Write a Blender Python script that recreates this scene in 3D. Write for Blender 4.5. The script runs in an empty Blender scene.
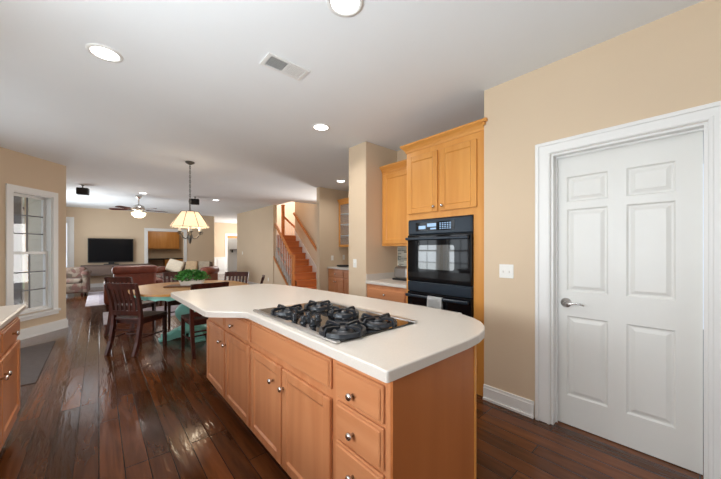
import bpy, bmesh, math, random
from mathutils import Vector, Matrix
random.seed(7)
PI = math.pi
C = bpy.context.scene.collection
S = bpy.context.scene

# ------------------------------------------------------------ camera
YAW = math.atan((360.5-99)/298.0)
cam_d = bpy.data.cameras.new('camera'); cam = bpy.data.objects.new('camera', cam_d); C.objects.link(cam)
cam.location = (0, 0, 1.33); cam.rotation_euler = (PI/2, 0, -YAW)
cam_d.sensor_width = 36; cam_d.lens = 36*298/721.0; cam_d.shift_y = 9.5/721.0
cam_d.clip_start = 0.02; cam_d.clip_end = 200
S.camera = cam
# ------------------------------------------------------------ colour management
S.view_settings.view_transform = 'Standard'; S.view_settings.look = 'None'
S.view_settings.gamma = 1; S.view_settings.use_curve_mapping = False
S.view_settings.exposure = 0.02
# ------------------------------------------------------------ sky
W = bpy.data.worlds.new('sky'); S.world = W; W.use_nodes = True
bg = W.node_tree.nodes['Background']; bg.inputs[0].default_value = (0.80, 0.88, 1.0, 1); bg.inputs[1].default_value = 1.15
# ------------------------------------------------------------ daylight panels for openings, plus added fill panels
def area(name, loc, rot, sx, sy, power, col=(1, 1, 1), spread=PI):
    l = bpy.data.lights.new(name, 'AREA'); l.shape = 'RECTANGLE'; l.size = sx; l.size_y = sy
    l.energy = power; l.color = col; l.spread = spread
    o = bpy.data.objects.new(name, l); C.objects.link(o); o.location = loc; o.rotation_euler = rot
    return o
DAY = (0.86, 0.94, 1.0)
area('daylight_breakfast_window', (-1.86, 3.98, 1.35), (0, -PI/2, 0), 2.1, 0.95, 30, DAY)
area('daylight_breakfast_window', (-1.86, 4.98, 1.35), (0, -PI/2, 0), 2.1, 0.95, 30, DAY)
area('fill_left_ceiling', (-1.24, 0.9, 1.5), (0, -PI/2-.7, 0), 0.95, 1.7, 125, DAY)  # fill added at an invented window, tilted up to brighten the ceiling
area('fill_rear', (0.6, -2.22, 1.45), (PI/2, 0, 0), 2.2, 1.5, 9, (0.96, 0.98, 1.0))  # unseen panel added behind the camera as fill
area('fill_living_left', (-1.11, 11.2, 1.3), (0, -PI/2-.3, 0), 2.0, 2.6, 110, DAY)  # panel added at unseen windows, tilted up towards the far ceiling
area('daylight_foyer', (6.3, 15.5, 1.6), (0, PI/2, 0), 2.0, 2.0, 90, (1.0, 0.99, 0.97))
area('daylight_stairwell', (5.3, 10.5, 5.2), (0, 0, 0), 1.9, 1.8, 110, (1.0, 0.98, 0.95))
area('fill_dining_side', (6.2, 7.1, 1.2), (0, PI/2, 0), 1.8, 0.9, 95, (1.0, 0.98, 0.95))  # hidden panel added to brighten the far ceiling

# ============================================================ materials
def srgb(r, g, b):
    f = lambda c: (c/255/12.92 if c/255 <= 0.04045 else ((c/255+0.055)/1.055)**2.4)
    return (f(r), f(g), f(b), 1)
MATS = {}
def mat(name, col, rough=0.5, metal=0.0, var=0.06, vscale=6.0, bump=0.0, bscale=60.0, emit=None, estr=0.0, trans=0.0, stretch=(1, 1, 1), coat=0.0, spec=0.5):
    if name in MATS: return MATS[name]
    m = bpy.data.materials.new(name); m.use_nodes = True
    nt = m.node_tree; b = nt.nodes['Principled BSDF']
    tc = nt.nodes.new('ShaderNodeTexCoord'); mp = nt.nodes.new('ShaderNodeMapping'); mp.inputs['Scale'].default_value = stretch
    nt.links.new(tc.outputs['Object'], mp.inputs[0])
    n = nt.nodes.new('ShaderNodeTexNoise'); n.inputs['Scale'].default_value = vscale; n.inputs['Detail'].default_value = 4
    nt.links.new(mp.outputs[0], n.inputs['Vector'])
    r = nt.nodes.new('ShaderNodeValToRGB'); r.color_ramp.elements[0].position = 0.3; r.color_ramp.elements[1].position = 0.7
    r.color_ramp.elements[0].color = tuple(max(0, c*(1-var)) for c in col[:3])+(1,)
    r.color_ramp.elements[1].color = tuple(min(1, c*(1+var)) for c in col[:3])+(1,)
    nt.links.new(n.outputs[0], r.inputs[0]); nt.links.new(r.outputs[0], b.inputs['Base Color'])
    b.inputs['Roughness'].default_value = rough; b.inputs['Metallic'].default_value = metal
    b.inputs['Specular IOR Level'].default_value = spec
    if coat: b.inputs['Coat Weight'].default_value = coat; b.inputs['Coat Roughness'].default_value = 0.15
    if trans: b.inputs['Transmission Weight'].default_value = trans
    if emit: b.inputs['Emission Color'].default_value = emit; b.inputs['Emission Strength'].default_value = estr
    if bump:
        n2 = nt.nodes.new('ShaderNodeTexNoise'); n2.inputs['Scale'].default_value = bscale; nt.links.new(mp.outputs[0], n2.inputs['Vector'])
        bp = nt.nodes.new('ShaderNodeBump'); bp.inputs['Strength'].default_value = bump; bp.inputs['Distance'].default_value = 0.01
        nt.links.new(n2.outputs[0], bp.inputs['Height']); nt.links.new(bp.outputs[0], b.inputs['Normal'])
    MATS[name] = m; return m

def wood(name, c1, c2, rough=0.35, axis='z', scale=9.0, coat=0.0):
    if name in MATS: return MATS[name]
    st = {'z': (1, 1, 0.07), 'x': (0.07, 1, 1), 'y': (1, 0.07, 1)}[axis]
    m = mat(name, c1, rough, coat=coat); nt = m.node_tree
    for nd in nt.nodes:
        if nd.bl_idname == 'ShaderNodeMapping': nd.inputs['Scale'].default_value = st
        if nd.bl_idname == 'ShaderNodeTexNoise': nd.inputs['Scale'].default_value = scale; nd.inputs['Detail'].default_value = 6; nd.inputs['Distortion'].default_value = 0.6
        if nd.bl_idname == 'ShaderNodeValToRGB':
            nd.color_ramp.elements[0].color = c2; nd.color_ramp.elements[1].color = c1
    return m

def floor_mat():
    m = bpy.data.materials.new('scraped dark walnut planks'); m.use_nodes = True; nt = m.node_tree; b = nt.nodes['Principled BSDF']
    N = nt.nodes.new; L = nt.links.new
    geo = N('ShaderNodeNewGeometry'); sep = N('ShaderNodeSeparateXYZ'); L(geo.outputs['Position'], sep.inputs[0])
    com = N('ShaderNodeCombineXYZ'); L(sep.outputs['Y'], com.inputs['X']); L(sep.outputs['X'], com.inputs['Y'])
    br = N('ShaderNodeTexBrick'); L(com.outputs[0], br.inputs['Vector'])
    br.inputs['Scale'].default_value = 1.0; br.inputs['Brick Width'].default_value = 1.15; br.inputs['Row Height'].default_value = 0.118
    br.inputs['Mortar Size'].default_value = 0.0034; br.inputs['Mortar Smooth'].default_value = 0.5; br.inputs['Bias'].default_value = -0.1
    br.offset = 0.37; br.offset_frequency = 3
    br.inputs['Color1'].default_value = srgb(106, 62, 34); br.inputs['Color2'].default_value = srgb(62, 36, 20); br.inputs['Mortar'].default_value = srgb(26, 15, 11)
    mp = N('ShaderNodeMapping'); mp.inputs['Scale'].default_value = (7, .8, 1); L(geo.outputs['Position'], mp.inputs[0])
    n = N('ShaderNodeTexNoise'); n.inputs['Scale'].default_value = 2.2; n.inputs['Detail'].default_value = 7; n.inputs['Distortion'].default_value = 0.9; L(mp.outputs[0], n.inputs['Vector'])
    r = N('ShaderNodeValToRGB'); r.color_ramp.elements[0].position = 0.32; r.color_ramp.elements[1].position = 0.7
    r.color_ramp.elements[0].color = (0.62, 0.60, 0.58, 1); r.color_ramp.elements[1].color = (1.25, 1.2, 1.15, 1); L(n.outputs[0], r.inputs[0])
    mx = N('ShaderNodeMix'); mx.data_type = 'RGBA'; mx.blend_type = 'MULTIPLY'; mx.inputs[0].default_value = 1.0
    L(br.outputs['Color'], mx.inputs[6]); L(r.outputs[0], mx.inputs[7]); L(mx.outputs[2], b.inputs['Base Color'])
    # hand scraping: long shallow ripples
    mp2 = N('ShaderNodeMapping'); mp2.inputs['Scale'].default_value = (26, 3.2, 1); L(geo.outputs['Position'], mp2.inputs[0])
    n2 = N('ShaderNodeTexNoise'); n2.inputs['Scale'].default_value = 1.0; n2.inputs['Detail'].default_value = 3; n2.inputs['Distortion'].default_value = 0.7; L(mp2.outputs[0], n2.inputs['Vector'])
    mu = N('ShaderNodeMath'); mu.operation = 'MULTIPLY'; mu.inputs[1].default_value = 1.6; L(br.outputs['Fac'], mu.inputs[0])
    sb = N('ShaderNodeMath'); sb.operation = 'SUBTRACT'; L(n2.outputs[0], sb.inputs[0]); L(mu.outputs[0], sb.inputs[1])
    bp = N('ShaderNodeBump'); bp.inputs['Strength'].default_value = 0.36; bp.inputs['Distance'].default_value = 0.007
    L(sb.outputs[0], bp.inputs['Height']); L(bp.outputs[0], b.inputs['Normal'])
    rr = N('ShaderNodeMapRange'); rr.inputs[3].default_value = 0.07; rr.inputs[4].default_value = 0.2; L(n.outputs[0], rr.inputs[0]); L(rr.outputs[0], b.inputs['Roughness'])
    b.inputs['Specular IOR Level'].default_value = 0.4
    return m

M_FLOOR = floor_mat()
M_WALL = mat('tan wall paint', srgb(213, 191, 163), 0.75, var=0.015, vscale=2, bump=0.05, bscale=180)
M_CEIL = mat('white ceiling paint', srgb(236, 239, 241), 0.8, var=0.01, vscale=2, bump=0.04, bscale=160)
M_TRIM = mat('white trim paint', srgb(232, 231, 228), 0.35, var=0.01)
M_DOOR = mat('white door paint', srgb(226, 225, 220), 0.4, var=0.01)
M_OAK = wood('honey maple', srgb(220, 156, 80), srgb(206, 138, 64), 0.32, 'z', 10)
M_OAKH = wood('honey maple sideways grain', srgb(220, 156, 80), srgb(206, 138, 64), 0.32, 'y', 10)
M_ISL = wood('maple of the island', srgb(206, 142, 98), srgb(188, 120, 76), 0.32, 'z', 10)
M_ISLH = wood('maple of the island sideways grain', srgb(206, 142, 98), srgb(188, 120, 76), 0.32, 'y', 10)
M_STAIR = wood('red oak stair tread', srgb(200, 116, 60), srgb(172, 92, 44), 0.3, 'x', 9)
M_RAILW = wood('oak handrail', srgb(208, 134, 70), srgb(182, 108, 52), 0.35, 'y', 12)
M_TABLE = wood('table top oak', srgb(208, 158, 86), srgb(180, 124, 62), 0.3, 'y', 8)
M_MAHOG = wood('dark mahogany chair wood', srgb(80, 36, 25), srgb(46, 20, 15), 0.36, 'z', 12)
M_MAHOG.node_tree.nodes['Principled BSDF'].inputs['Specular IOR Level'].default_value = 0.3
M_GREYW = wood('grey brown console wood', srgb(124, 104, 92), srgb(96, 80, 72), 0.5, 'x', 8)
M_TOP = mat('cream solid surface', srgb(208, 200, 190), 0.28, var=0.03, vscale=160)
M_TEAL = mat('turquoise paint', srgb(150, 222, 208), 0.35, var=0.06, vscale=12)
M_BLACKG = mat('black glass', (0.006, 0.006, 0.007, 1), 0.04, var=0.0, coat=0.6)
M_BLACKE = mat('black enamel', (0.012, 0.014, 0.018, 1), 0.22, var=0.1)
M_IRON = mat('cast iron', (0.009, 0.012, 0.017, 1), 0.38, var=0.15, bump=0.1, bscale=200)
M_SLATE = mat('blue black oven steel', srgb(38, 48, 58), 0.28, metal=0.3, var=0.04)
M_STEEL = mat('brushed steel', (0.62, 0.61, 0.6, 1), 0.28, metal=1.0, var=0.05, stretch=(1, 40, 1))
M_NICK = mat('satin nickel', (0.6, 0.58, 0.56, 1), 0.25, metal=1.0, var=0.03)
M_BRONZE = mat('antique pewter', (0.13, 0.12, 0.105, 1), 0.38, metal=0.8, var=0.15, vscale=30)
M_DARK = mat('matte black plastic', (0.01, 0.01, 0.01, 1), 0.5, var=0.05)
M_PLATE = mat('white plastic plate', srgb(238, 236, 230), 0.35, var=0.0)
M_LEATH = mat('oxblood leather', srgb(126, 62, 44), 0.38, var=0.15, vscale=10, bump=0.25, bscale=50)
M_CREAM = mat('cream throw', srgb(214, 200, 178), 0.9, var=0.08, vscale=20, bump=0.3, bscale=90)
M_LEAF = mat('leaf green', srgb(58, 128, 48), 0.5, var=0.35, vscale=30)
M_CERAM = mat('white ceramic', srgb(232, 228, 220), 0.3, var=0.02)
M_RUG = mat('pale faded rug', srgb(186, 178, 184), 0.95, var=0.18, vscale=14, bump=0.3, bscale=120)
M_MAT = mat('dark grey floor mat', srgb(92, 82, 78), 0.9, var=0.12, vscale=20, bump=0.3, bscale=150)
M_SCREEN = mat('dark tv screen', (0.004, 0.004, 0.005, 1), 0.25, var=0.0, spec=0.12)
M_LAMP = mat('lit lamp lens', (1, 1, 1, 1), 0.5, emit=(1, 0.97, 0.92, 1), estr=9.0, var=0)
M_BOWL = mat('lit frosted bowl', (1, 0.95, 0.85, 1), 0.5, emit=(1, 0.86, 0.62, 1), estr=1.6, var=0)
M_SHADE = mat('pleated cream shade lit from inside', srgb(232, 214, 186), 0.8, emit=(1, 0.86, 0.66, 1), estr=0.45, var=0.03)
M_CANDLE = mat('ivory candle sleeve', srgb(240, 236, 224), 0.5, var=0.02)
M_SIDING = mat('beige siding', srgb(206, 196, 180), 0.8, var=0.03)
M_GRASS = mat('dry lawn', srgb(150, 150, 110), 0.95, var=0.2, vscale=1.2)
M_BARK = mat('grey brown bark', srgb(110, 92, 76), 0.9, var=0.2, vscale=12)
M_DECK = mat('grey deck boards', srgb(150, 146, 144), 0.8, var=0.1, vscale=5)
M_PINE = mat('evergreen needles', srgb(70, 84, 56), 0.9, var=0.3, vscale=8)
M_TOWEL = mat('white tea towel', srgb(226, 226, 224), 0.95, var=0.03, vscale=20, bump=0.3, bscale=250)
M_INK = mat('grey stitched lettering', srgb(120, 120, 122), 0.9, var=0.05)
M_CARPET = mat('patterned grey cloth', srgb(120, 110, 104), 0.9, var=0.2)

def glass_mat():
    m = bpy.data.materials.new('window glass'); m.use_nodes = True; nt = m.node_tree
    for n in list(nt.nodes):
        if n.bl_idname != 'ShaderNodeOutputMaterial': nt.nodes.remove(n)
    out = [n for n in nt.nodes][0]
    t = nt.nodes.new('ShaderNodeBsdfTransparent'); g = nt.nodes.new('ShaderNodeBsdfGlossy'); g.inputs['Roughness'].default_value = 0.02
    mx = nt.nodes.new('ShaderNodeMixShader'); fq = nt.nodes.new('ShaderNodeFresnel'); fq.inputs[0].default_value = 1.45
    ge = nt.nodes.new('ShaderNodeNewGeometry'); iv = nt.nodes.new('ShaderNodeMath'); iv.operation = 'SUBTRACT'; iv.inputs[0].default_value = 1; nt.links.new(ge.outputs['Backfacing'], iv.inputs[1])
    fr = nt.nodes.new('ShaderNodeMath'); fr.operation = 'MULTIPLY'; nt.links.new(fq.outputs[0], fr.inputs[0]); nt.links.new(iv.outputs[0], fr.inputs[1])
    nt.links.new(fr.outputs[0], mx.inputs[0]); nt.links.new(t.outputs[0], mx.inputs[1]); nt.links.new(g.outputs[0], mx.inputs[2]); nt.links.new(mx.outputs[0], out.inputs[0])
    return m
M_GLASS = glass_mat()
def frost_mat():
    m = mat('pale seeded cabinet glass', srgb(190, 196, 194), 0.25, var=0.06, vscale=10); m.node_tree.nodes['Principled BSDF'].inputs['Alpha'].default_value = 0.22
    return m
M_FROST = frost_mat()
def floral():
    m = bpy.data.materials.new('floral tapestry'); m.use_nodes = True; nt = m.node_tree; b = nt.nodes['Principled BSDF']
    v = nt.nodes.new('ShaderNodeTexVoronoi'); v.inputs['Scale'].default_value = 11
    tc = nt.nodes.new('ShaderNodeTexCoord'); nt.links.new(tc.outputs['Object'], v.inputs['Vector'])
    r = nt.nodes.new('ShaderNodeValToRGB'); r.color_ramp.interpolation = 'CONSTANT'
    for p, c in ((0, srgb(96, 66, 58)), (0.3, srgb(110, 92, 80)), (0.55, srgb(88, 74, 62)), (0.75, srgb(122, 108, 94))):
        e = r.color_ramp.elements.new(p) if p else r.color_ramp.elements[0]; e.color = c
    sx = nt.nodes.new('ShaderNodeSeparateColor'); nt.links.new(v.outputs['Color'], sx.inputs[0]); nt.links.new(sx.outputs[0], r.inputs[0])
    nt.links.new(r.outputs[0], b.inputs['Base Color']); b.inputs['Roughness'].default_value = 0.9
    return m
M_FLORAL = floral()
def tile_mat():
    m = bpy.data.materials.new('mosaic glass tile'); m.use_nodes = True; nt = m.node_tree; b = nt.nodes['Principled BSDF']
    geo = nt.nodes.new('ShaderNodeNewGeometry'); sep = nt.nodes.new('ShaderNodeSeparateXYZ'); com = nt.nodes.new('ShaderNodeCombineXYZ')
    nt.links.new(geo.outputs['Position'], sep.inputs[0]); nt.links.new(sep.outputs['Y'], com.inputs['X']); nt.links.new(sep.outputs['Z'], com.inputs['Y'])
    br = nt.nodes.new('ShaderNodeTexBrick'); br.inputs['Scale'].default_value = 1; br.inputs['Brick Width'].default_value = 0.09; br.inputs['Row Height'].default_value = 0.022; br.inputs['Mortar Size'].default_value = 0.002
    br.inputs['Color1'].default_value = srgb(210, 214, 204); br.inputs['Color2'].default_value = srgb(96, 104, 98); br.inputs['Mortar'].default_value = srgb(200, 196, 188)
    nt.links.new(com.outputs[0], br.inputs['Vector']); nt.links.new(br.outputs['Color'], b.inputs['Base Color']); b.inputs['Roughness'].default_value = 0.15
    return m
M_TILE = tile_mat()

# ============================================================ mesh helpers
class MB:
    def __init__(s, M=None): s.bm = bmesh.new(); s.M = M or Matrix.Identity(4); s.smooth = False
    def _add(s, fn):
        old = set(s.bm.verts); fn()
        new = [v for v in s.bm.verts if v not in old]
        for v in new: v.co = s.M @ v.co
        return new
    def box(s, a, b, bev=0.0, seg=1):
        x0, y0, z0 = [min(p, q) for p, q in zip(a, b)]; x1, y1, z1 = [max(p, q) for p, q in zip(a, b)]
        t = bmesh.new(); bmesh.ops.create_cube(t, size=1)
        for v in t.verts: v.co = Vector(((x0+x1)/2+v.co.x*(x1-x0), (y0+y1)/2+v.co.y*(y1-y0), (z0+z1)/2+v.co.z*(z1-z0)))
        if bev: bmesh.ops.bevel(t, geom=list(t.edges), offset=min(bev, (x1-x0)*.45, (y1-y0)*.45, (z1-z0)*.45), segments=seg, profile=0.5, affect='EDGES')
        s.join(t); return s
    def join(s, t, smooth=False):
        mp = {}
        for v in t.verts: mp[v] = s.bm.verts.new(s.M @ v.co)
        for f in t.faces:
            try:
                nf = s.bm.faces.new([mp[v] for v in f.verts]); nf.smooth = smooth or f.smooth
            except ValueError: pass
        t.free()
    def rings(s, rings, close=True, caps=True, smooth=True):
        t = bmesh.new(); R = [[t.verts.new(p) for p in r] for r in rings]; n = len(R[0])
        for a, b in zip(R[:-1], R[1:]):
            for i in range(n if close else n-1):
                f = t.faces.new((a[i], a[(i+1) % n], b[(i+1) % n], b[i])); f.smooth = smooth
        if caps:
            for r in (R[0], R[-1]):
                try: t.faces.new(r)
                except ValueError: pass
        s.join(t); return s
    def lathe(s, c, prof, n=20, smooth=True, sq=None):
        R = []
        for r, z in prof:
            R.append([Vector((c[0]+max(r, 1e-4)*math.cos(2*PI*i/n), c[1]+max(r, 1e-4)*math.sin(2*PI*i/n), c[2]+z)) for i in range(n)])
        return s.rings(R, smooth=smooth)
    def tube(s, pts, r, n=8, smooth=True, flat=None):
        pts = [Vector(p) for p in pts]; R = []
        rr = r if isinstance(r, (list, tuple)) else [r]*len(pts)
        up = Vector((0, 0, 1))
        for i, p in enumerate(pts):
            d = (pts[min(i+1, len(pts)-1)]-pts[max(i-1, 0)]).normalized()
            a = d.cross(up if abs(d.z) < 0.95 else Vector((0, 1, 0))).normalized(); b = a.cross(d).normalized()
            R.append([p+a*rr[i]*math.cos(2*PI*(k+.5)/n)+b*rr[i]*math.sin(2*PI*(k+.5)/n) for k in range(n)])
        return s.rings(R, smooth=smooth and n > 4)
    def bar(s, pts, w, d, side):
        """rectangular section w along 'side' vector, d across"""
        pts = [Vector(p) for p in pts]; side = Vector(side).normalized(); R = []
        for i, p in enumerate(pts):
            t = (pts[min(i+1, len(pts)-1)]-pts[max(i-1, 0)]).normalized(); o = side.cross(t).normalized()
            ww = w[i] if isinstance(w, (list, tuple)) else w; dd = d[i] if isinstance(d, (list, tuple)) else d
            R.append([p+side*ww/2*a+o*dd/2*b for a, b in ((1, 1), (-1, 1), (-1, -1), (1, -1))])
        return s.rings(R, smooth=False)
    def prism(s, poly, z0, z1, bev=0.0, seg=2):
        dd = []
        for q in poly:
            if not dd or (Vector(q)-Vector(dd[-1])).length > 2e-4: dd.append(q)
        if (Vector(dd[0])-Vector(dd[-1])).length < 2e-4: dd.pop()
        poly = dd
        t = bmesh.new(); vs = [t.verts.new((x, y, z0)) for x, y in poly]; f = t.faces.new(vs)
        r = bmesh.ops.extrude_face_region(t, geom=[f]); nv = [g for g in r['geom'] if isinstance(g, bmesh.types.BMVert)]
        for v in nv: v.co.z = z1
        if bev:
            ed = [e for e in t.edges if abs(e.verts[0].co.z-z1) < 1e-6 and abs(e.verts[1].co.z-z1) < 1e-6]
            bmesh.ops.bevel(t, geom=ed, offset=bev, segments=seg, profile=0.5, affect='EDGES')
        bmesh.ops.triangulate(t, faces=[f for f in t.faces if len(f.verts) > 4])
        s.join(t); return s
    def build(s, name, m, parent=None, world=True, kind=None, label=None):
        bmesh.ops.recalc_face_normals(s.bm, faces=list(s.bm.faces))
        me = bpy.data.meshes.new(name); s.bm.to_mesh(me); s.bm.free(); me.materials.append(m)
        o = bpy.data.objects.new(name, me); C.objects.link(o)
        if parent is not None:
            o.parent = parent
            root = parent
            while root.parent: root = root.parent
            if world: me.transform(Matrix.Translation(-Vector(root.location)))
        if kind: o['kind'] = kind
        if label: o['label'] = label
        return o
def thing(name, label, cat, loc=(0, 0, 0), rz=0, group=None, kind=None):
    o = bpy.data.objects.new(name, None); C.objects.link(o); o.empty_display_size = 0.1
    o.location = loc; o.rotation_euler = (0, 0, rz); o['label'] = label; o['category'] = cat
    if group: o['group'] = group
    if kind: o['kind'] = kind
    return o
def tag(o, label, cat, group=None, kind=None):
    o['label'] = label; o['category'] = cat
    if group: o['group'] = group
    if kind: o['kind'] = kind
    return o
def bx(a, b, bev=0.0): return MB().box(a, b, bev)
def struct(name, mb, m, parent=None): return mb.build(name, m, parent, kind=None if parent else 'structure')
def dup(root, loc, rz, label=None, group=None):
    r = root.copy(); C.objects.link(r); r.location = loc; r.rotation_euler = (0, 0, rz)
    if label: r['label'] = label
    if group: r['group'] = group
    def rec(src, dst):
        for ch in list(src.children):
            c = ch.copy(); C.objects.link(c); c.parent = dst; rec(ch, c)
    rec(root, r); return r
# a frame whose x runs along the face, y out of the face, z up
def facing(x, y, ang, z=0): return Matrix.Translation((x, y, z)) @ Matrix.Rotation(ang, 4, 'Z')
FX = Matrix(((0, -1, 0, 0), (1, 0, 0, 0), (0, 0, 1, 0), (0, 0, 0, 1)))  # local x -> +Y, local y -> -X (face looks to -X)
def faceX(xf): return Matrix.Translation((xf, 0, 0)) @ FX
FP = Matrix(((0, 1, 0, 0), (1, 0, 0, 0), (0, 0, 1, 0), (0, 0, 0, 1)))   # local y -> +X
def faceP(xf): return Matrix.Translation((xf, 0, 0)) @ FP

# ============================================================ room shell
H = 2.74
struct('floor', bx((-1.9, -2.6, -0.1), (7.5, 19.2, 0)), M_FLOOR)
cb = MB()
cb.box((-1.9, -2.6, H), (7.5, 8.0, H+.12)); cb.box((-1.9, 8.0, H), (4.3, 19.2, H+.12)); cb.box((5.27, 8.0, H), (7.5, 9.35, H+.12)); cb.box((6.52, 9.35, H), (7.5, 19.2, H+.12)); cb.box((4.3, 11.72, H), (6.52, 19.2, H+.12))
struct('ceiling', cb, M_CEIL)
# right wall with the pantry door opening
w = MB(); w.box((2.58, -2.6, 0), (2.72, -0.03, H)); w.box((2.58, 0.748, 0), (2.72, 1.27, H)); w.box((2.58, -0.03, 2.05), (2.72, 0.748, H)); w.box((2.72, 1.12, 0), (3.23, 1.27, H))
struct('wall_right', w, M_WALL)
struct('wall_oven_side', bx((3.23, 1.12, 0), (3.35, 2.88, H)), M_WALL)
struct('wall_column', bx((2.62, 2.88, 0), (3.35, 3.24, H), 0.006), M_WALL)
w = MB(); w.box((3.35, 3.12, 0), (4.6, 3.24, H)); w.box((4.6, 3.12, 0), (4.72, 5.82, H)); struct('wall_pantry_nook', w, M_WALL)
struct('wall_stub', bx((3.76, 5.70, 0), (4.6, 5.82, H), 0.004), M_WALL)
struct('wall_dining_side', bx((4.72, 5.70, 0), (6.3, 5.82, H)), M_WALL)
# stair hall
struct('wall_stair_left', bx((4.18, 8.98, 0), (4.3, 12.3, 5.3)), M_WALL)
struct('wall_stair_right', bx((5.15, 7.3, 0), (5.27, 9.35, 5.3)), M_WALL)
w = MB(); w.box((4.3, 11.6, 0), (6.4, 11.72, 5.3)); w.box((5.27, 9.35, 0), (6.4, 9.47, 5.3)); w.box((6.4, 9.35, 0), (6.52, 11.72, 5.3)); w.box((4.18, 7.9, H+.12), (4.3, 8.98, 5.3)); w.box((4.3, 7.9, H+.12), (5.27, 8.0, 5.3))
struct('wall_stair_back', w, mat('pale upstairs paint', srgb(232, 222, 208), 0.75, var=0.01))
struct('ceiling_stairwell', bx((4.18, 7.9, 5.3), (6.52, 11.72, 5.4)), M_CEIL)
# left kitchen wall, breakfast bay and living room
w = MB(); w.box((-1.18, -2.6, 0), (-1.04, .1, H)); w.box((-1.18, 1.7, 0), (-1.04, 3.3, H)); w.box((-1.18, .1, 0), (-1.04, 1.7, 1.15)); w.box((-1.18, .1, 2.05), (-1.04, 1.7, H)); struct('wall_left', w, M_WALL)
BX = -1.62
w = MB(); w.box((BX, 3.3, 0), (-1.04, 3.42, H))
for a, b in ((3.3, 3.62), (4.34, 4.62), (5.34, 5.64)): w.box((BX-.12, a, 0), (BX, b, H))
for a, b in ((3.62, 4.34), (4.62, 5.34)): w.box((BX-.12, a, 0), (BX, b, 0.32)); w.box((BX-.12, a, 2.25), (BX, b, H))
struct('wall_breakfast', w, M_WALL)
P0 = Vector((-0.42, 7.115)); D = Vector((0.63, 0.776)).normalized()
ang = math.atan2(D.y, D.x)
BAY = Matrix.Translation((P0.x, P0.y, 0)) @ Matrix.Rotation(ang, 4, 'Z')   # local x along the wall (0 at its far end), local y outwards
K0, K1, Z0, Z1 = -0.815, -0.235, 0.37, 2.17
w = MB(BAY); w.box((-1.93, 0, 0), (K0, .13, H)); w.box((K1, 0, 0), (0, .13, H)); w.box((K0, 0, 0), (K1, .13, Z0)); w.box((K0, 0, Z1), (K1, .13, H))
struct('wall_bay', w, M_WALL)
# angled living room wall, then the straight one with unseen tall windows added for light
E0 = P0; E1 = Vector((-1.05, 9.3)); a2 = math.atan2((E1-E0).y, (E1-E0).x); L2 = (E1-E0).length
M2 = Matrix.Translation((E0.x, E0.y, 0)) @ Matrix.Rotation(a2, 4, 'Z')
struct('wall_living_angled', MB(M2).box((0.02, 0.0, 0), (L2, 0.05, H)), M_WALL)
w = MB(); w.box((-1.17, 9.3, 0), (-1.05, 9.85, H)); w.box((-1.17, 12.55, 0), (-1.05, 13.9, H)); w.box((-1.17, 9.85, 2.3), (-1.05, 12.55, H)); w.box((-1.17, 9.85, 0), (-1.05, 12.55, .3))
struct('wall_living_left', w, M_WALL)
wn = bx((-1.14, 9.85, .3), (-1.09, 12.55, 0.36)); wn.box((-1.14, 9.85, 2.24), (-1.09, 12.55, 2.3))
for y in (9.85, 10.73, 11.61, 12.49): wn.box((-1.14, y, .36), (-1.09, y+.06, 2.24))
wf = struct('window_4', wn, M_TRIM)
# exterior siding on the angled wall
sd = MB(M2)
for i in range(18): sd.box((0.16, .052, i*.152), (L2, .064+.004*(i % 2), i*.152+.148))
struct('trim_siding', sd, M_SIDING)
# television wall
TY = 13.9
w = MB(); w.box((-1.17, TY, 2.32), (-.74, TY+.14, H)); w.box((-.74, TY, 0), (1.40, TY+.14, H)); w.box((1.40, TY, 2.02), (2.6, TY+.14, H)); w.box((2.6, TY, 0), (3.76, TY+.14, H))
struct('wall_television', w, M_WALL)
w = MB(); w.box((-.74, TY-.02, 0), (-.63, TY, 2.4)); w.box((-1.05, TY-.02, 2.29), (-.74, TY, 2.4)); struct('trim_1', w, M_TRIM)
d2 = bx((-1.05, TY+.03, 0), (-.97, TY+.08, 2.29)); d2.box((-.80, TY+.03, 0), (-.74, TY+.08, 2.29)); d2.box((-.97, TY+.03, 0), (-.80, TY+.08, .2)); d2.box((-.97, TY+.03, 2.2), (-.80, TY+.08, 2.29))
d2o = struct('door_2', d2, M_TRIM); struct('pane', bx((-.97, TY+.05, .2), (-.80, TY+.06, 2.2)), M_GLASS, d2o)
w = MB(); w.box((1.29, TY-.02, 0), (1.40, TY, 2.13)); w.box((2.6, TY-.02, 0), (2.71, TY, 2.13)); w.box((1.40, TY-.02, 2.02), (2.6, TY, 2.13)); struct('trim_2', w, M_TRIM)
struct('baseboard_television', MB().box((-.63, TY-.016, 0), (1.29, TY, .13)).box((2.71, TY-.016, 0), (3.76, TY, .13)), M_TRIM)
# room behind the television wall
w = MB(); w.box((.6, 16.6, 0), (3.76, 16.72, H)); w.box((.48, TY+.14, 0), (.6, 16.72, H)); struct('wall_study', w, M_WALL)
w = MB(); w.box((3.64, TY+.14, 0), (3.76, 17, H)); struct('wall_foyer_left', w, M_WALL)
w = MB(); w.box((3.64, 17, 0), (5.26, 17.12, H)); w.box((6.0, 17, 0), (7.4, 17.12, H)); w.box((5.26, 17, 2.06), (6.0, 17.12, H)); struct('wall_foyer', w, M_WALL)
struct('wall_closet', bx((4.9, 18.6, 0), (7.2, 18.7, H)), mat('pale closet paint', srgb(226, 222, 214), .8, var=.01))
w = MB(); w.box((3.76, 16.97, 0), (5.15, 17, .86)); w.box((3.76, 16.95, .86), (5.15, 17, .9))
for i in range(3): w.box((3.84+i*.45, 16.955, .16), (4.2+i*.45, 16.97, .78), .006)
struct('trim_wainscot', w, M_TRIM)
w = MB(); w.box((5.15, 16.98, 0), (5.26, 17, 2.17)); w.box((6.0, 16.98, 0), (6.11, 17, 2.17)); w.box((5.26, 16.98, 2.06), (6.0, 17, 2.17)); struct('trim_3', w, M_TRIM)
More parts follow.
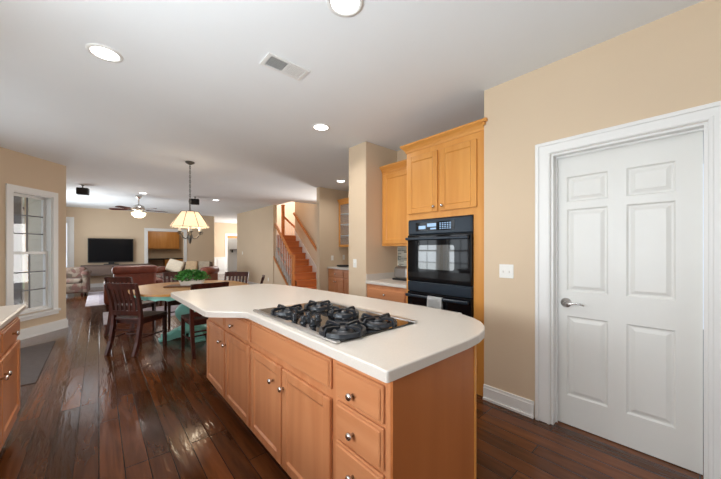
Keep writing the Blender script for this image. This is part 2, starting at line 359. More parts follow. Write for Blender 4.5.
w = MB(); w.box((6.4, 12.2, 0), (6.52, 14.4, H)); w.box((6.4, 16.6, 0), (6.52, 17, H)); w.box((6.4, 14.4, 2.4), (6.52, 16.6, H)); struct('wall_entry', w, M_WALL)
struct('wall_hall', bx((4.3, 12.18, 0), (6.4, 12.3, H)), M_WALL)
# rear wall behind the camera, its big window added for fill light
w = MB(); w.box((-1.18, -2.6, 0), (-.5, -2.48, H)); w.box((1.7, -2.6, 0), (2.72, -2.48, H)); w.box((-.5, -2.6, 0), (1.7, -2.48, .7)); w.box((-.5, -2.6, 2.2), (1.7, -2.48, H)); struct('wall_rear', w, M_WALL)
w = MB(); w.box((-.5, -2.56, .7), (1.7, -2.5, .76)); w.box((-.5, -2.56, 2.14), (1.7, -2.5, 2.2))
for x in (-.5, .2, .94, 1.64): w.box((x, -2.56, .76), (x+.06, -2.5, 2.14))
struct('window_5', w, M_TRIM)
# dining side wall far right with opening
w = MB(); w.box((6.3, 5.7, 0), (6.42, 6.6, H)); w.box((6.3, 7.6, 0), (6.42, 9.35, H)); w.box((6.3, 6.6, 2.4), (6.42, 7.6, H)); struct('wall_dining', w, M_WALL)

# --- baseboards
def bb(mb, x0, y0, x1, y1, h=.125):  # axis aligned
    mb.box((x0, y0, 0), (x1, y1, h-.02)); return mb
w = MB()
w.box((2.564, .862, 0), (2.58, 1.27, .105)); w.box((2.57, .862, .105), (2.58, 1.27, .128)); w.box((2.552, .862, 0), (2.564, 1.27, .018))
w.box((2.564, -2.48, 0), (2.58, -.145, .105)); w.box((2.57, -2.48, .105), (2.58, -.145, .128)); w.box((2.552, -2.48, 0), (2.564, -.145, .018))
struct('baseboard_right', w, M_TRIM)
w = MB(BAY); w.box((-1.93, -.018, 0), (0.0, 0, .125)); w.box((-1.93, -.012, .125), (0.0, 0, .15)); w.box((-1.93, -.03, 0), (0.01, -.018, .02)); w.box((0, -.018, 0), (.016, .05, .125))
struct('baseboard_bay', w, M_TRIM)
struct('baseboard_stairs', bx((4.164, 9.0, 0), (4.18, 12.3, .13)), M_TRIM)

# --- pantry door with casing
w = MB()
def casing(w, y0, y1, zt, x=2.58):
    for a, b in ((y0, y0-.105), (y1, y1+.105)):
        lo, hi = min(a, b), max(a, b)
        w.box((x-.018, lo, 0), (x, hi, zt+.095), .004)
        s = 1 if b > a else -1
        w.box((x-.026, b-s*.03, 0), (x-.018, b-s*.004, zt+.09), .003); w.box((x-.022, a+s*.006, 0), (x-.018, a+s*.02, zt+.02), .002)
    w.box((x-.0175, y0-.10, zt), (x, y1+.10, zt+.0945), .004); w.box((x-.0255, y0-.10, zt+.065), (x-.0175, y1+.10, zt+.0915), .003)
    w.box((x-.0215, y0-.01, zt+.006), (x-.0175, y1+.01, zt+.02), .002)
casing(w, -.03, .748, 2.05)
w.box((2.58, -.03, 0), (2.72, -.014, 2.05)); w.box((2.58, .732, 0), (2.72, .748, 2.05)); w.box((2.58, -.014, 2.034), (2.72, .732, 2.05))
w.box((2.64, .722, 0), (2.652, .732, 2.034)); w.box((2.64, -.014, 2.022), (2.652, .722, 2.034))
struct('trim_door', w, M_TRIM)
def door_slab():
    w = MB(faceX(2.66)); y0, y1 = -.011, .729
    w.box((y0, -.035, .006), (y1, -.012, 2.03))
    ys = [(.106, .318), (.430, .657)]; zs = [(.235, .82), (1.02, 1.62), (1.69, 1.865)]
    ey = [y0, .098, .326, .422, .665, y1]; ez = [.006, .227, .828, 1.012, 1.628, 1.682, 1.873, 2.03]
    for i in (0, 2, 4): w.box((ey[i], -.012, .006), (ey[i+1], 0, 2.03))
    for i in (1, 3):
        for j in (0, 2, 4, 6): w.box((ey[i], -.012, ez[j]), (ey[i+1], 0, ez[j+1]))
        for j in (1, 3, 5):
            a, b, c, d = ey[i], ey[i+1], ez[j], ez[j+1]
            # sloped moulding then raised field
            o = [Vector((a, 0, c)), Vector((b, 0, c)), Vector((b, 0, d)), Vector((a, 0, d))]
            def ring(k, y): return [Vector((a+k, y, c+k)), Vector((b-k, y, c+k)), Vector((b-k, y, d-k)), Vector((a+k, y, d-k))]
            w.rings([ring(0, 0), ring(.010, -.011), ring(.020, -.011), ring(.042, -.002)], caps=False, smooth=False)
            w.box((a+.042, -.006, c+.042), (b-.042, -.002, d-.042))
    return w
dr = struct('door_1', door_slab(), M_DOOR)
h = MB(faceX(2.66)); hy, hz = .668, .925
R = Matrix.Rotation(-PI/2, 4, 'X'); keep = h.M
h.M = keep @ Matrix.Translation((hy, 0, hz)) @ R
h.lathe((0, 0, 0), [(0, .001), (.034, .001), (.036, .006), (.033, .012), (.014, .016), (.012, .05), (0, .052)], 24)
h.M = keep
h.tube([(hy, .046, hz), (hy-.03, .05, hz-.003), (hy-.06, .05, hz+.004), (hy-.09, .048, hz+.006), (hy-.118, .046, hz-.004)], [.011, .0095, .008, .007, .006], 10)
o = h.build('door_handle', M_NICK, dr)

# --- windows
def sash_window(M, x0, x1, z0, z1, name, cols=2, casing_w=.08, recess=.05, stool=True):
    """local x along wall, y outwards from the room"""
    f = MB(M)
    f.box((x0, 0, z0), (x0+.02, .13, z1)); f.box((x1-.02, 0, z0), (x1, .13, z1)); f.box((x0+.02, 0, z1-.02), (x1-.02, .13, z1)); f.box((x0+.02, 0, z0), (x1-.02, .13, z0+.02))
    fr = struct(name, f, M_TRIM)
    c = MB(M); cw = casing_w
    c.box((x0-cw, -.018, z0-.02), (x0, 0, z1+cw)); c.box((x1, -.018, z0-.02), (x1+cw, 0, z1+cw)); c.box((x0, -.018, z1), (x1, 0, z1+cw))
    c.box((x0-cw, -.025, z0-.1), (x1+cw, 0, z0-.055)); c.build('window_casing', M_TRIM, fr)
    if stool: MB(M).box((x0-cw-.02, -.045, z0-.055), (x1+cw+.02, 0, z0-.02), .004).box((x0, 0, z0-.02), (x1, .02, z0)).build('window_sill', M_TRIM, fr)
    zm = (z0+z1)/2
    for (a, b, y) in ((zm-.02, z1-.02, recess+.035), (z0+.02, zm+.02, recess)):
        s_ = MB(M); e = .038
        s_.box((x0+.02, y, a), (x0+.02+e, y+.03, b)); s_.box((x1-.02-e, y, a), (x1-.02, y+.03, b))
        s_.box((x0+.02+e, y, a), (x1-.02-e, y+.03, a+e)); s_.box((x0+.02+e, y, b-e), (x1-.02-e, y+.03, b))
        so = s_.build('sash', M_TRIM, fr)
        g = MB(M).box((x0+.02+e, y+.013, a+e), (x1-.02-e, y+.017, b-e)); g.build('pane', M_GLASS, so)
        m_ = MB(M); xa, xb = x0+.02+e, x1-.02-e; za, zb = a+e, b-e
        for k in range(1, cols): m_.box((xa+(xb-xa)*k/cols-.009, y+.004, za), (xa+(xb-xa)*k/cols+.009, y+.012, zb))
        for k in (1, 2): m_.box((xa, y+.003, za+(zb-za)*k/3-.009), (xb, y+.011, za+(zb-za)*k/3+.009))
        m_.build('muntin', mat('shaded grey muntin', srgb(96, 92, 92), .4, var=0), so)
    return fr
sash_window(BAY, K0, K1, Z0, Z1, 'window_1')
MBX = Matrix.Translation((BX, 0, 0)) @ FX
sash_window(MBX, 3.62, 4.34, .32, 2.25, 'window_2'); sash_window(MBX, 4.62, 5.34, .32, 2.25, 'window_3')

sash_window(Matrix.Translation((-1.04, 0, 0)) @ FX, .1, 1.7, 1.15, 2.05, 'window_6', cols=4)  # unseen window put in so that light comes from the left
# --- outdoors
struct('ground', bx((-30, -12, -.6), (-1.9, 40, -.45)), M_GRASS)
struct('trim_deck', bx((-4.4, 2.4, -.2), (-1.9, 9.6, -.12)), M_DECK)
rl = thing('deck_railing', 'dark metal deck railing outside the breakfast windows', 'railing', (-4.2, 2.6, -.12))
w = MB(); w.box((-4.23, 2.5, .78), (-4.17, 9.4, .83)); w.box((-4.22, 2.5, -.02), (-4.18, 9.4, .02)); w.build('rail', M_DARK, rl)
for y in (2.5, 4.2, 5.9, 7.6, 9.34): bx((-4.23, y, -.12), (-4.17, y+.06, .86)).build('post', M_DARK, rl)
w = MB()
for i in range(60): w.box((-4.208, 2.6+i*.113, .02), (-4.192, 2.616+i*.113, .78))
w.build('baluster', M_DARK, rl)
def bare_tree(x, y, h, seed, label):
    rnd = random.Random(seed); t = thing('bare_tree', label, 'tree', (x, y, -.45), 0)
    tr = MB(); br = MB(); tr.tube([(x, y, -.45), (x+.1, y, h*.3), (x, y+.1, h*.65)], [.16, .12, .07], 8)
    def grow(p, d, l, r, k, mb):
        q = p+d*l; mb.tube([p, (p+q)/2+Vector((rnd.uniform(-.05, .05), 0, 0))*l, q], [r, r*.8, r*.6], 5)
        if k:
            for _ in range(3):
                nd = (d+Vector((rnd.uniform(-.8, .8), rnd.uniform(-.8, .8), rnd.uniform(-.1, .6)))).normalized(); grow(q, nd, l*.72, r*.58, k-1, mb)
    for z in (.3, .42, .5, .58, .65):
        grow(Vector((x+.05, y, h*z)), Vector((rnd.uniform(-1, 1), rnd.uniform(-1, 1), .7)).normalized(), h*.2, .055, 3, br)
    tr.build('trunk', M_BARK, t); br.build('branches', M_BARK, t)
bare_tree(-4.9, 17.5, 6, 3, 'bare branching tree outside the bay window, nearer of two')
bare_tree(-3.6, 21, 5, 5, 'bare tree farther back beyond the bay window')
hs = thing('neighbour_house', 'pale neighbouring house with dark shutters seen through the bay window', 'house', (-7.5, 32, -.45))
bx((-11, 32, -.45), (-4, 37, 4.2)).build('wall', M_SIDING, hs); bx((-11.3, 31.6, 4.2), (-3.7, 37.3, 5.6)).build('roof', mat('dark shingle', srgb(92, 86, 88), .9), hs)
for x in (-9.6, -7.6, -5.6): bx((x, 31.96, 1.2), (x+.7, 32, 3.0)).build('window', mat('house window glass', srgb(70, 78, 88), .2), hs)
pst = thing('porch_post', 'square grey porch post standing outside the bay window', 'post', (-1.36, 9.9, -.12))
bx((-1.44, 9.82, -.12), (-1.28, 9.98, 2.7), .01).build('shaft', mat('grey porch paint', srgb(120, 114, 112), .6), pst)
bx((-1.48, 9.78, -.12), (-1.24, 10.02, .1), .01).build('plinth', MATS['grey porch paint'], pst)

# ============================================================ cabinetry helpers
def panel_front(w, u0, v0, u1, v1, t=.02, fr=.052):
    w.box((u0, 0, v0), (u0+fr, t, v1), .004); w.box((u1-fr, 0, v0), (u1, t, v1), .004)
    w.box((u0+fr, 0, v0), (u1-fr, t-.0005, v0+fr), .004); w.box((u0+fr, 0, v1-fr), (u1-fr, t-.0005, v1), .004)
    w.box((u0+fr-.002, 0, v0+fr-.002), (u1-fr+.002, t-.009, v1-fr+.002))
    # inner sloped bead
    a, b, c, d = u0+fr, u1-fr, v0+fr, v1-fr
    def ring(k, y): return [Vector((a+k, y, c+k)), Vector((b-k, y, c+k)), Vector((b-k, y, d-k)), Vector((a+k, y, d-k))]
    w.rings([ring(-.001, t-.002), ring(.007, t-.009)], caps=False, smooth=False)
def slab_front(w, u0, v0, u1, v1, t=.02):
    w.box((u0, 0, v0), (u1, t*.6, v1), .003); w.box((u0+.010, t*.5, v0+.010), (u1-.010, t, v1-.010), .005)
def knob(M, u, v, parent, t=.02, m=None):
    w = MB(M @ Matrix.Translation((u, t, v)) @ Matrix.Rotation(-PI/2, 4, 'X'))
    w.lathe((0, 0, 0), [(0, 0), (.007, 0), (.006, .012), (.014, .018), (.0155, .024), (.012, .030), (0, .032)], 16)
    return w.build('knob', m or M_NICK, parent)

# ============================================================ island
M = faceX(.775)
isl = []
def island_unit(y0, y1, label, fronts, ends=()):
    t = thing('island_cabinet', label, 'cabinet', ((.78+1.36)/2, (y0+y1)/2, 0), 0, 'base cabinets of the kitchen island')
    b = MB(); b.box((.775, y0, .10), (1.36, y1, .879)); b.box((.84, y0, 0), (1.30, y1, .10)); b.build('body', M_ISL, t)
    for kind, u0, v0, u1, v1, kn in fronts:
        w = MB(M)
        if kind == 'door': panel_front(w, u0, v0, u1, v1)
        else: slab_front(w, u0, v0, u1, v1)
        f = w.build('door' if kind == 'door' else 'drawer' if kn else 'false_front', M_ISL if kind == 'door' else M_ISLH, t)
        if kn: knob(M, kn[0], kn[1], f)
    return t
island_unit(.722, 1.048, 'island cabinet with a stack of knobbed drawers nearest the end panel',
  [('dw', .748, .70, 1.028, .838, (.905, .752)), ('dw', .748, .532, 1.028, .684, (.905, .597)), ('dw', .748, .335, 1.028, .515, (.905, .43)), ('dw', .748, .13, 1.028, .32, (.905, .23))])
island_unit(1.048, 1.984, 'island cabinet under the cooktop with wide blank front over two doors',
  [('ff', 1.068, .712, 1.968, .845, None), ('door', 1.068, .13, 1.517, .672, (1.495, .572)), ('door', 1.535, .13, 1.968, .672, (1.627, .572))])
island_unit(1.984, 3.06, 'island cabinet at the far end with two narrow doors and one knobbed drawer',
  [('dw', 2.0, .70, 2.50, .838, (2.31, .755)), ('ff', 2.53, .70, 3.04, .838, None), ('door', 2.0, .13, 2.50, .672, (2.475, .57)), ('door', 2.53, .13, 3.04, .672, (2.60, .57))])
# end panel belongs to nearest unit: a smooth maple skin, its shade painted in as a darker tone
e = bpy.data.objects['island_cabinet']
bx((.776, .712, 0), (1.345, .722, .879)).build('end_panel', wood('island maple with painted shade', srgb(184, 112, 62), srgb(168, 98, 50), .4, 'z', 6), e, label='plain maple end panel with shade painted into its colour'); bx((1.345, .708, 0), (1.362, .722, .879)).build('corner_strip', M_OAK, e)

def smooth_poly(pts, rad, n=8):
    out = []; N = len(pts)
    for i in range(N):
        p = Vector(pts[i]); a = Vector(pts[i-1]); b = Vector(pts[(i+1) % N]); r = rad[i]
        if r == 0: out.append(tuple(p)); continue
        A = p+(a-p).normalized()*r; B = p+(b-p).normalized()*r
        for k in range(n+1):
            t = k/n; q = A*(1-t)**2+p*2*t*(1-t)+B*t*t; out.append(tuple(q))
    return out
poly = smooth_poly([(.722, .688), (1.745, .688), (1.745, 1.5), (1.62, 2.95), (1.50, 3.46), (.50, 3.33), (.528, 2.14), (.722, 1.95)],
                   [.014, .5, .5, .25, .22, .09, .04, .05])
tag(MB().prism(poly, .881, .921, .007, 3).build('island_countertop', M_TOP), 'cream solid countertop of the kitchen island with a rounded seating end', 'countertop')

# ============================================================ cooktop
ct = thing('gas_cooktop', 'black glass gas cooktop with five burners set in the island countertop', 'cooktop', (1.04, 1.46, .921))
cx0, cx1, cy0, cy1 = .757, 1.322, 1.03, 1.93
bx((cx0+.03, cy0, .9215), (cx1-.03, cy1, .930), .002).build('glass_top', M_BLACKG, ct)
for a, b in ((cx0, cx0+.03), (cx1-.03, cx1)): bx((a, cy0-.005, .9215), (b, cy1+.005, .934), .004).build('edge_strip', M_STEEL, ct)
bpos = [(.885, 1.70, .098), (1.115, 1.70, .095), (1.11, 1.42, .090), (.875, 1.125, .110), (1.115, 1.135, .102)]
for i, (x, y, r) in enumerate(bpos):
    bq = MB(); bq.lathe((x, y, .930), [(0, 0), (.055, 0), (.052, .010), (.046, .014), (.045, .018), (.0, .018)], 24); bo = bq.build('burner', mat('burner alloy', (.10, .10, .105, 1), .4, metal=.8), ct)
    MB().lathe((x, y, .948), [(0, 0), (.036, 0), (.038, .004), (.034, .009), (0, .010)], 24).build('burner_cap', M_IRON, bo)
    g = MB()
    def circ(rr, z, n=28): return [(x+rr*math.cos(2*PI*k/n), y+rr*math.sin(2*PI*k/n), z) for k in range(n)]
    # open ring of flat section
    n = 32; R4 = [[Vector((x+q*math.cos(2*PI*k/n), y+q*math.sin(2*PI*k/n), z)) for q, z in ((r-.014, .936), (r+.004, .936), (r+.001, .953), (r-.011, .953))] for k in range(n)]
    t_ = bmesh.new(); V = [[t_.verts.new(p) for p in rr] for rr in R4]
    for k in range(n):
        for j in range(4): t_.faces.new((V[k][j], V[k][(j+1) % 4], V[(k+1) % n][(j+1) % 4], V[(k+1) % n][j]))
    g.join(t_)
    for k in range(4):
        a = k*PI/2+.12; c_, s_ = math.cos(a), math.sin(a)
        side = Vector((-s_, c_, 0))
        g.bar([(x+c_*(r+.000), y+s_*(r+.000), .932), (x+c_*(r+.002), y+s_*(r+.002), .956), (x+c_*(r-.006), y+s_*(r-.006), .968), (x+c_*(r*.55), y+s_*(r*.55), .967), (x+c_*.022, y+s_*.022, .962)], .011, [.014, .014, .013, .011, .009], side)
    g.build('grate', M_IRON, ct)
for x, y in ((.835, 1.52), (.915, 1.50), (.84, 1.43), (.92, 1.41), (.845, 1.34)):
    k_ = MB(); k_.lathe((x, y, .930), [(0, 0), (.022, 0), (.021, .006), (.016, .009), (.017, .030), (.014, .034), (0, .034)], 18); k_.box((x-.003, y-.016, .962), (x+.003, y+.016, .968), .001)
    k_.build('knob', M_BLACKE, ct)

# ============================================================ oven tower
tw = thing('oven_cabinet', 'tall honey maple cabinet holding the double oven', 'cabinet', (2.92, 1.73, 0))
TX = 2.605
b = MB(); y0, y1 = 1.276, 2.18
b.box((TX, y0, 0.0), (3.225, 1.381, 2.40)); b.box((TX, 2.146, 0.0), (3.225, y1, 2.40)); b.box((TX, 1.381, 1.65), (3.225, 2.146, 2.40)); b.box((TX, 1.381, .10), (3.225, 2.146, .33)); b.box((2.66, 1.381, 0), (3.225, 2.146, .10)); b.box((3.21, 1.381, .33), (3.225, 2.146, 1.65))
b.build('body', M_OAK, tw)
M = faceX(TX)
for u0, u1, kn in ((1.345, 1.735, (1.70, 1.765)), (1.765, 2.155, (1.80, 1.765))):
    w = MB(M); panel_front(w, u0, 1.715, u1, 2.34, fr=.058); f = w.build('door', M_OAK, tw); knob(M, kn[0], kn[1], f)
w = MB(M); slab_front(w, 1.345, .13, 2.155, .32); f = w.build('drawer', M_OAKH, tw); knob(M, 1.75, .225, f)
def crown(w, x, ya, yb, z, e0=True, e1=True, back=3.22, ht=.085, pr=.055):
    prof = [(0, 0), (.008, 0), (.012, .02), (.03, .045), (pr-.006, .062), (pr, .068), (pr, ht), (0, ht)]
    A = [Vector((x-p, ya-(p if e0 else 0), z+q)) for p, q in prof]; B = [Vector((x-p, yb+(p if e1 else 0), z+q)) for p, q in prof]
    w.rings([A, B], smooth=False)
    if e0: w.rings([[Vector((x-p, ya-p, z+q)) for p, q in prof], [Vector((x+.10 if back is None else back, ya-p, z+q)) for p, q in prof]], smooth=False)
    if e1: w.rings([[Vector((x-p, yb+p, z+q)) for p, q in prof], [Vector((back, yb+p, z+q)) for p, q in prof]], smooth=False)
w = MB(); crown(w, TX, 1.276, y1, 2.40, False, True); w.box((2.545, 1.235, 2.455), (2.575, 1.276, 2.485), .003); w.box((2.556, 1.25, 2.43), (2.576, 1.276, 2.455), .003); w.build('crown_moulding', M_OAKH, tw)

ov = thing('double_oven', 'black double wall oven built in the tall maple cabinet', 'oven', (2.9, 1.765, .34))
oy0, oy1 = 1.385, 2.142; OX = 2.600
bx((2.61, oy0, .34), (3.20, oy1, 1.645)).build('body', M_BLACKE, ov)
cp = bx((OX-.022, oy0, 1.482), (2.61, oy1, 1.645), .012).build('control_panel', M_SLATE, ov)
dsp = bx((OX-.025, 1.56, 1.52), (OX-.022, 2.03, 1.61)).build('display', MATS.get('black oven door glass') or mat('black oven door glass', (.005, .005, .006, 1), .05, var=0, spec=.22), cp)
w = MB()
for i in range(4):
    for j in range(5): w.box((OX-.0262, 1.60+j*.028, 1.532+i*.018), (OX-.025, 1.617+j*.028, 1.541+i*.018))
w.box((OX-.0262, 1.77, 1.56), (OX-.025, 1.88, 1.595)); w.box((OX-.0262, 1.77, 1.532), (OX-.025, 1.84, 1.548)); w.box((OX-.0262, 1.90, 1.54), (OX-.025, 1.99, 1.575)); w.build('buttons', mat('blue lit keypad', srgb(150, 178, 206), .4, emit=(.35, .55, .85, 1), estr=.35, var=0), dsp)
def oven_door(z0, z1, win):
    d = bx((OX-.03, oy0+.002, z0), (2.605, oy1-.002, z1), .006).build('oven_door', mat('black oven door glass', (.005, .005, .006, 1), .05, var=0, spec=.22), ov)
    w = MB(faceX(OX-.03)); pl = smooth_poly([(1.56, win[0]), (1.99, win[0]), (1.99, win[1]), (1.56, win[1])], [.03]*4)
    ww = MB(faceX(OX-.0302) @ Matrix.Rotation(PI/2, 4, 'X')); ww.prism([(x, y) for x, y in pl], -.0012, .0)
    ww.build('oven_window', mat('tinted oven window', (.03, .028, .02, 1), .03, var=0, coat=1.0, spec=1.0), d)
    hz = z1-.035; w.box((oy0+.02, 0, hz-.016), (oy0+.045, .036, hz+.016), .004); w.box((oy1-.045, 0, hz-.016), (oy1-.02, .036, hz+.016), .004)
    w.box((oy0+.01, .034, hz-.014), (oy1-.01, .054, hz+.014), .007); w.build('handle', M_SLATE, d)
    return d
oven_door(.985, 1.474, (1.12, 1.37))
bx((OX-.028, oy0+.002, .875), (2.605, oy1-.002, .978), .005).build('lower_panel', M_SLATE, ov)
oven_door(.36, .868, (.46, .72))
bx((OX-.016, oy0, 1.476), (2.605, oy1, 1.481)).build('vent_slot', M_DARK, ov)
# tea towel draped over the lower oven handle (handle bar x 2.516..2.536, z .819.. .847)
tt = MB(); R_ = []
ya, yb = 1.665, 1.835
prof = [(2.5455, .70), (2.5415, .80), (2.5415, .850), (2.533, .8535), (2.520, .8535), (2.5105, .850), (2.5095, .80), (2.5075, .70), (2.509, .615)]
f_out = [Vector((x, 0, z)) for x, z in prof]
n = len(prof); V = []
tb = bmesh.new(); cols = 10; T = []
for j in range(cols+1):
    y = ya+(yb-ya)*j/cols; T.append([tb.verts.new((x-.0012*math.sin(j*1.3)*(1 if i > 5 else 0), y+.004*math.sin(i), z)) for i, (x, z) in enumerate(prof)])
for j in range(cols):
    for i in range(n-1): f = tb.faces.new((T[j][i], T[j+1][i], T[j+1][i+1], T[j][i+1])); f.smooth = True
bmesh.ops.solidify(tb, geom=list(tb.faces), thickness=-.002)
tt.join(tb)
to = thing('tea_towel', 'white tea towel with grey stitched motif hanging from the lower oven handle', 'towel', (2.52, 1.75, .615))
tw_o = tt.build('cloth', M_TOWEL, to)
w = MB()
for k in range(3):
    yy = 1.715+k*.03
    w.tube([(2.5045, yy, .72), (2.5045, yy+.008, .75), (2.5045, yy+.018, .745), (2.5045, yy+.012, .715), (2.5045, yy+.024, .70)], .0016, 5)
w.build('stitching', M_INK, to)

# ============================================================ counter nook beside the oven
nb = thing('base_cabinet', 'maple base cabinet with knobbed drawer between oven tower and column', 'cabinet', (2.93, 2.53, 0))
b = MB(); b.box((2.635, 2.184, .10), (3.225, 2.876, .879)); b.box((2.70, 2.184, 0), (3.225, 2.876, .10)); b.build('body', M_ISL, nb)
M = faceX(2.635)
w = MB(M); slab_front(w, 2.215, .70, 2.85, .838); f = w.build('drawer', M_ISLH, nb); knob(M, 2.53, .77, f)
for u0, u1, k in ((2.215, 2.525, 2.50), (2.54, 2.85, 2.565)):
    w = MB(M); panel_front(w, u0, .13, u1, .672); f = w.build('door', M_ISL, nb); knob(M, k, .57, f)
w = MB(); w.box((2.605, 2.184, .881), (3.225, 2.876, .921), .006); w.box((2.622, 2.862, .921), (3.225, 2.877, 1.0), .003)
tag(w.build('nook_countertop', M_TOP), 'short cream countertop with low backsplash beside the double oven', 'countertop')
ub = thing('upper_cabinet', 'upper maple cabinet hung between oven tower and column', 'cabinet', (3.07, 2.53, 1.38))
bx((2.92, 2.184, 1.37), (3.225, 2.876, 2.36)).build('body', M_OAK, ub)
M = faceX(2.92); w = MB(M); panel_front(w, 2.20, 1.40, 2.845, 2.33, fr=.06); f = w.build('door', M_OAK, ub); knob(M, 2.24, 1.45, f)
w = MB(); crown(w, 2.92, 2.24, 2.874, 2.36, False, False); w.build('crown_moulding', M_OAKH, ub)
struct('trim_backsplash', bx((3.218, 2.19, .923), (3.229, 2.86, 1.366)), M_TILE)
ts = thing('toaster', 'brushed steel two-slot toaster on the counter beside the oven', 'toaster', (3.02, 2.56, .921))
w = MB(); w.box((2.94, 2.44, .932), (3.10, 2.70, 1.10), .045, 5); w.build('body', mat('dark toaster steel', (.34, .33, .32, 1), .3, metal=.9, var=.05), ts)
bx((2.935, 2.43, .922), (3.105, 2.71, .945), .008).build('base', M_DARK, ts)
for x in (2.985, 3.04): bx((x, 2.48, 1.096), (x+.018, 2.66, 1.1015)).build('slot', M_DARK, ts)
bx((3.0, 2.425, 1.02), (3.04, 2.44, 1.035), .003).build('lever', M_DARK, ts)

# ============================================================ butler nook with glass cabinet
bc = thing('base_cabinet', 'maple base cabinet in the far nook behind the column', 'cabinet', (4.3, 4.8, 0))
b = MB(); b.box((4.0, 3.9, .10), (4.59, 5.69, .879)); b.box((4.06, 3.9, 0), (4.59, 5.69, .10)); b.build('body', M_ISL, bc)
M = faceX(4.0)
for i in range(3):
    u1 = 5.66-i*.58; u0 = u1-.555
    w = MB(M); slab_front(w, u0, .70, u1, .84); f = w.build('drawer', M_ISLH, bc); knob(M, (u0+u1)/2, .77, f)
    for a, b_, k in ((u0, u0+.272, u0+.245), (u0+.283, u1, u0+.31)):
        w = MB(M); panel_front(w, a, .13, b_, .672); f = w.build('door', M_ISL, bc); knob(M, k, .6, f)
tag(bx((3.965, 3.88, .881), (4.59, 5.695, .921), .006).build('nook_countertop', M_TOP), 'cream countertop in the far nook behind the column', 'countertop')
gc = thing('glass_cabinet', 'maple wall cabinet with a glass door and shelves in the far nook', 'cabinet', (4.45, 5.2, 1.38))
w = MB(); X0 = 4.29
w.box((X0+.018, 4.62, 1.38), (4.595, 4.64, 2.42)); w.box((X0+.018, 5.655, 1.38), (4.595, 5.675, 2.42)); w.box((X0+.018, 4.64, 1.38), (4.595, 5.655, 1.40)); w.box((X0+.018, 4.64, 2.40), (4.595, 5.655, 2.42)); w.box((4.58, 4.64, 1.40), (4.595, 5.655, 2.40)); w.build('body', M_OAK, gc)
for u0, u1 in ((4.62, 5.14), (5.15, 5.675)):
    w = MB(); fr = .05
    w.box((X0, u0, 1.38), (X0+.018, u0+fr, 2.42), .002); w.box((X0, u1-fr, 1.38), (X0+.018, u1, 2.42), .002); w.box((X0, u0+fr, 1.38), (X0+.018, u1-fr, 1.38+fr), .002); w.box((X0, u0+fr, 2.37), (X0+.018, u1-fr, 2.42), .002)
    f = w.build('door', M_OAK, gc); bx((X0+.007, u0+fr, 1.43), (X0+.011, u1-fr, 2.37)).build('pane', M_FROST, f)
for z in (1.64, 1.90, 2.15): bx((X0+.03, 4.64, z), (4.58, 5.655, z+.015)).build('shelf', M_TRIM, gc)
w = MB(); crown(w, X0, 4.62, 5.675, 2.42, False, False, ht=.075, pr=.045); w.build('crown_moulding', M_OAKH, gc)
tr = thing('serving_tray', 'low black tray on the far nook countertop', 'tray', (4.24, 5.42, .921))
w = MB(); w.lathe((4.24, 5.42, .921), [(0, .001), (.10, .001), (.15, .012), (.17, .035), (.165, .036), (.14, .018), (0, .01)], 28); w.build('dish', M_BLACKE, tr)
MB().tube([(4.07, 5.40, .952), (4.045, 5.42, .962), (4.07, 5.44, .952)], .005, 6).build('handle', M_BLACKE, tr)

# ============================================================ switch plates and outlets
def plate(M, label, gang=1, outlet=False, name=None):
    loc = M.to_translation(); t = thing('outlet' if outlet else 'light_switch', label, 'outlet' if outlet else 'light switch', loc)
    wd = .07+.046*(gang-1); w = MB(M); w.box((-wd/2, 0, -.058), (wd/2, .005, .058), .002); p = w.build('plate', M_PLATE, t)
    for g in range(gang):
        u = (g-(gang-1)/2)*.046
        if outlet:
            for z in (-.022, .022):
                w = MB(M); w.box((u-.016, .005, z-.014), (u+.016, .007, z+.014), .001); so = w.build('socket', M_CERAM, t)
        else: MB(M).box((u-.005, .005, -.012), (u+.005, .015, .004), .001).build('toggle', M_CERAM, t)
def PX(x, y, z): return Matrix.Translation((x, y, z)) @ FX
def PY(x, y, z): return Matrix.Translation((x, y, z)) @ Matrix.Rotation(PI, 4, 'Z')
plate(PX(2.58, 1.076, 1.143), 'white two-gang light switch on the tan wall left of the white door', 2)
plate(PX(2.62, 3.10, 1.135), 'white light switch on the end of the tan column', 1)
plate(PY(4.12, 5.70, 1.12), 'white light switch on the stub wall left of the glass cabinet', 1)
plate(PY(4.46, 5.70, 1.13), 'white outlet above the far nook countertop under the glass cabinet', 1, True)
plate(PX(4.18, 11.7, 1.17), 'small light switch on the long wall left of the stairs', 1)
plate(PX(4.18, 9.35, .33), 'outlet low on the wall beneath the stair balusters', 1, True)
plate(PY(-.34, TY, .40), 'outlet low on the far wall left under the console', 1, True)

# ============================================================ stairs
st = thing('staircase', 'oak staircase rising to a landing behind the dining area', 'staircase', (4.72, 8.3, 0))
NR, RISE, RUN, SY = 9, .2, .212, 9.24-8*.212
tr_, rs = MB(), MB()
for k in range(NR):
    ys = SY+k*RUN; z = (k+1)*RISE
    rs.box((4.34, ys, z-RISE if k else 0), (5.13, ys+.02, z-.03)); ye = ys+RUN+.02 if k < NR-1 else 11.6
    if k < NR-1: tr_.box((4.30, ys-.028, z-.03), (5.13, ys+RUN, z), .006)
tr_.build('treads', M_STAIR, st); rs.build('risers', M_STAIR, st)
struct('floor_landing', bx((4.31, 9.262, 1.62), (6.38, 11.58, 1.80)), M_STAIR)
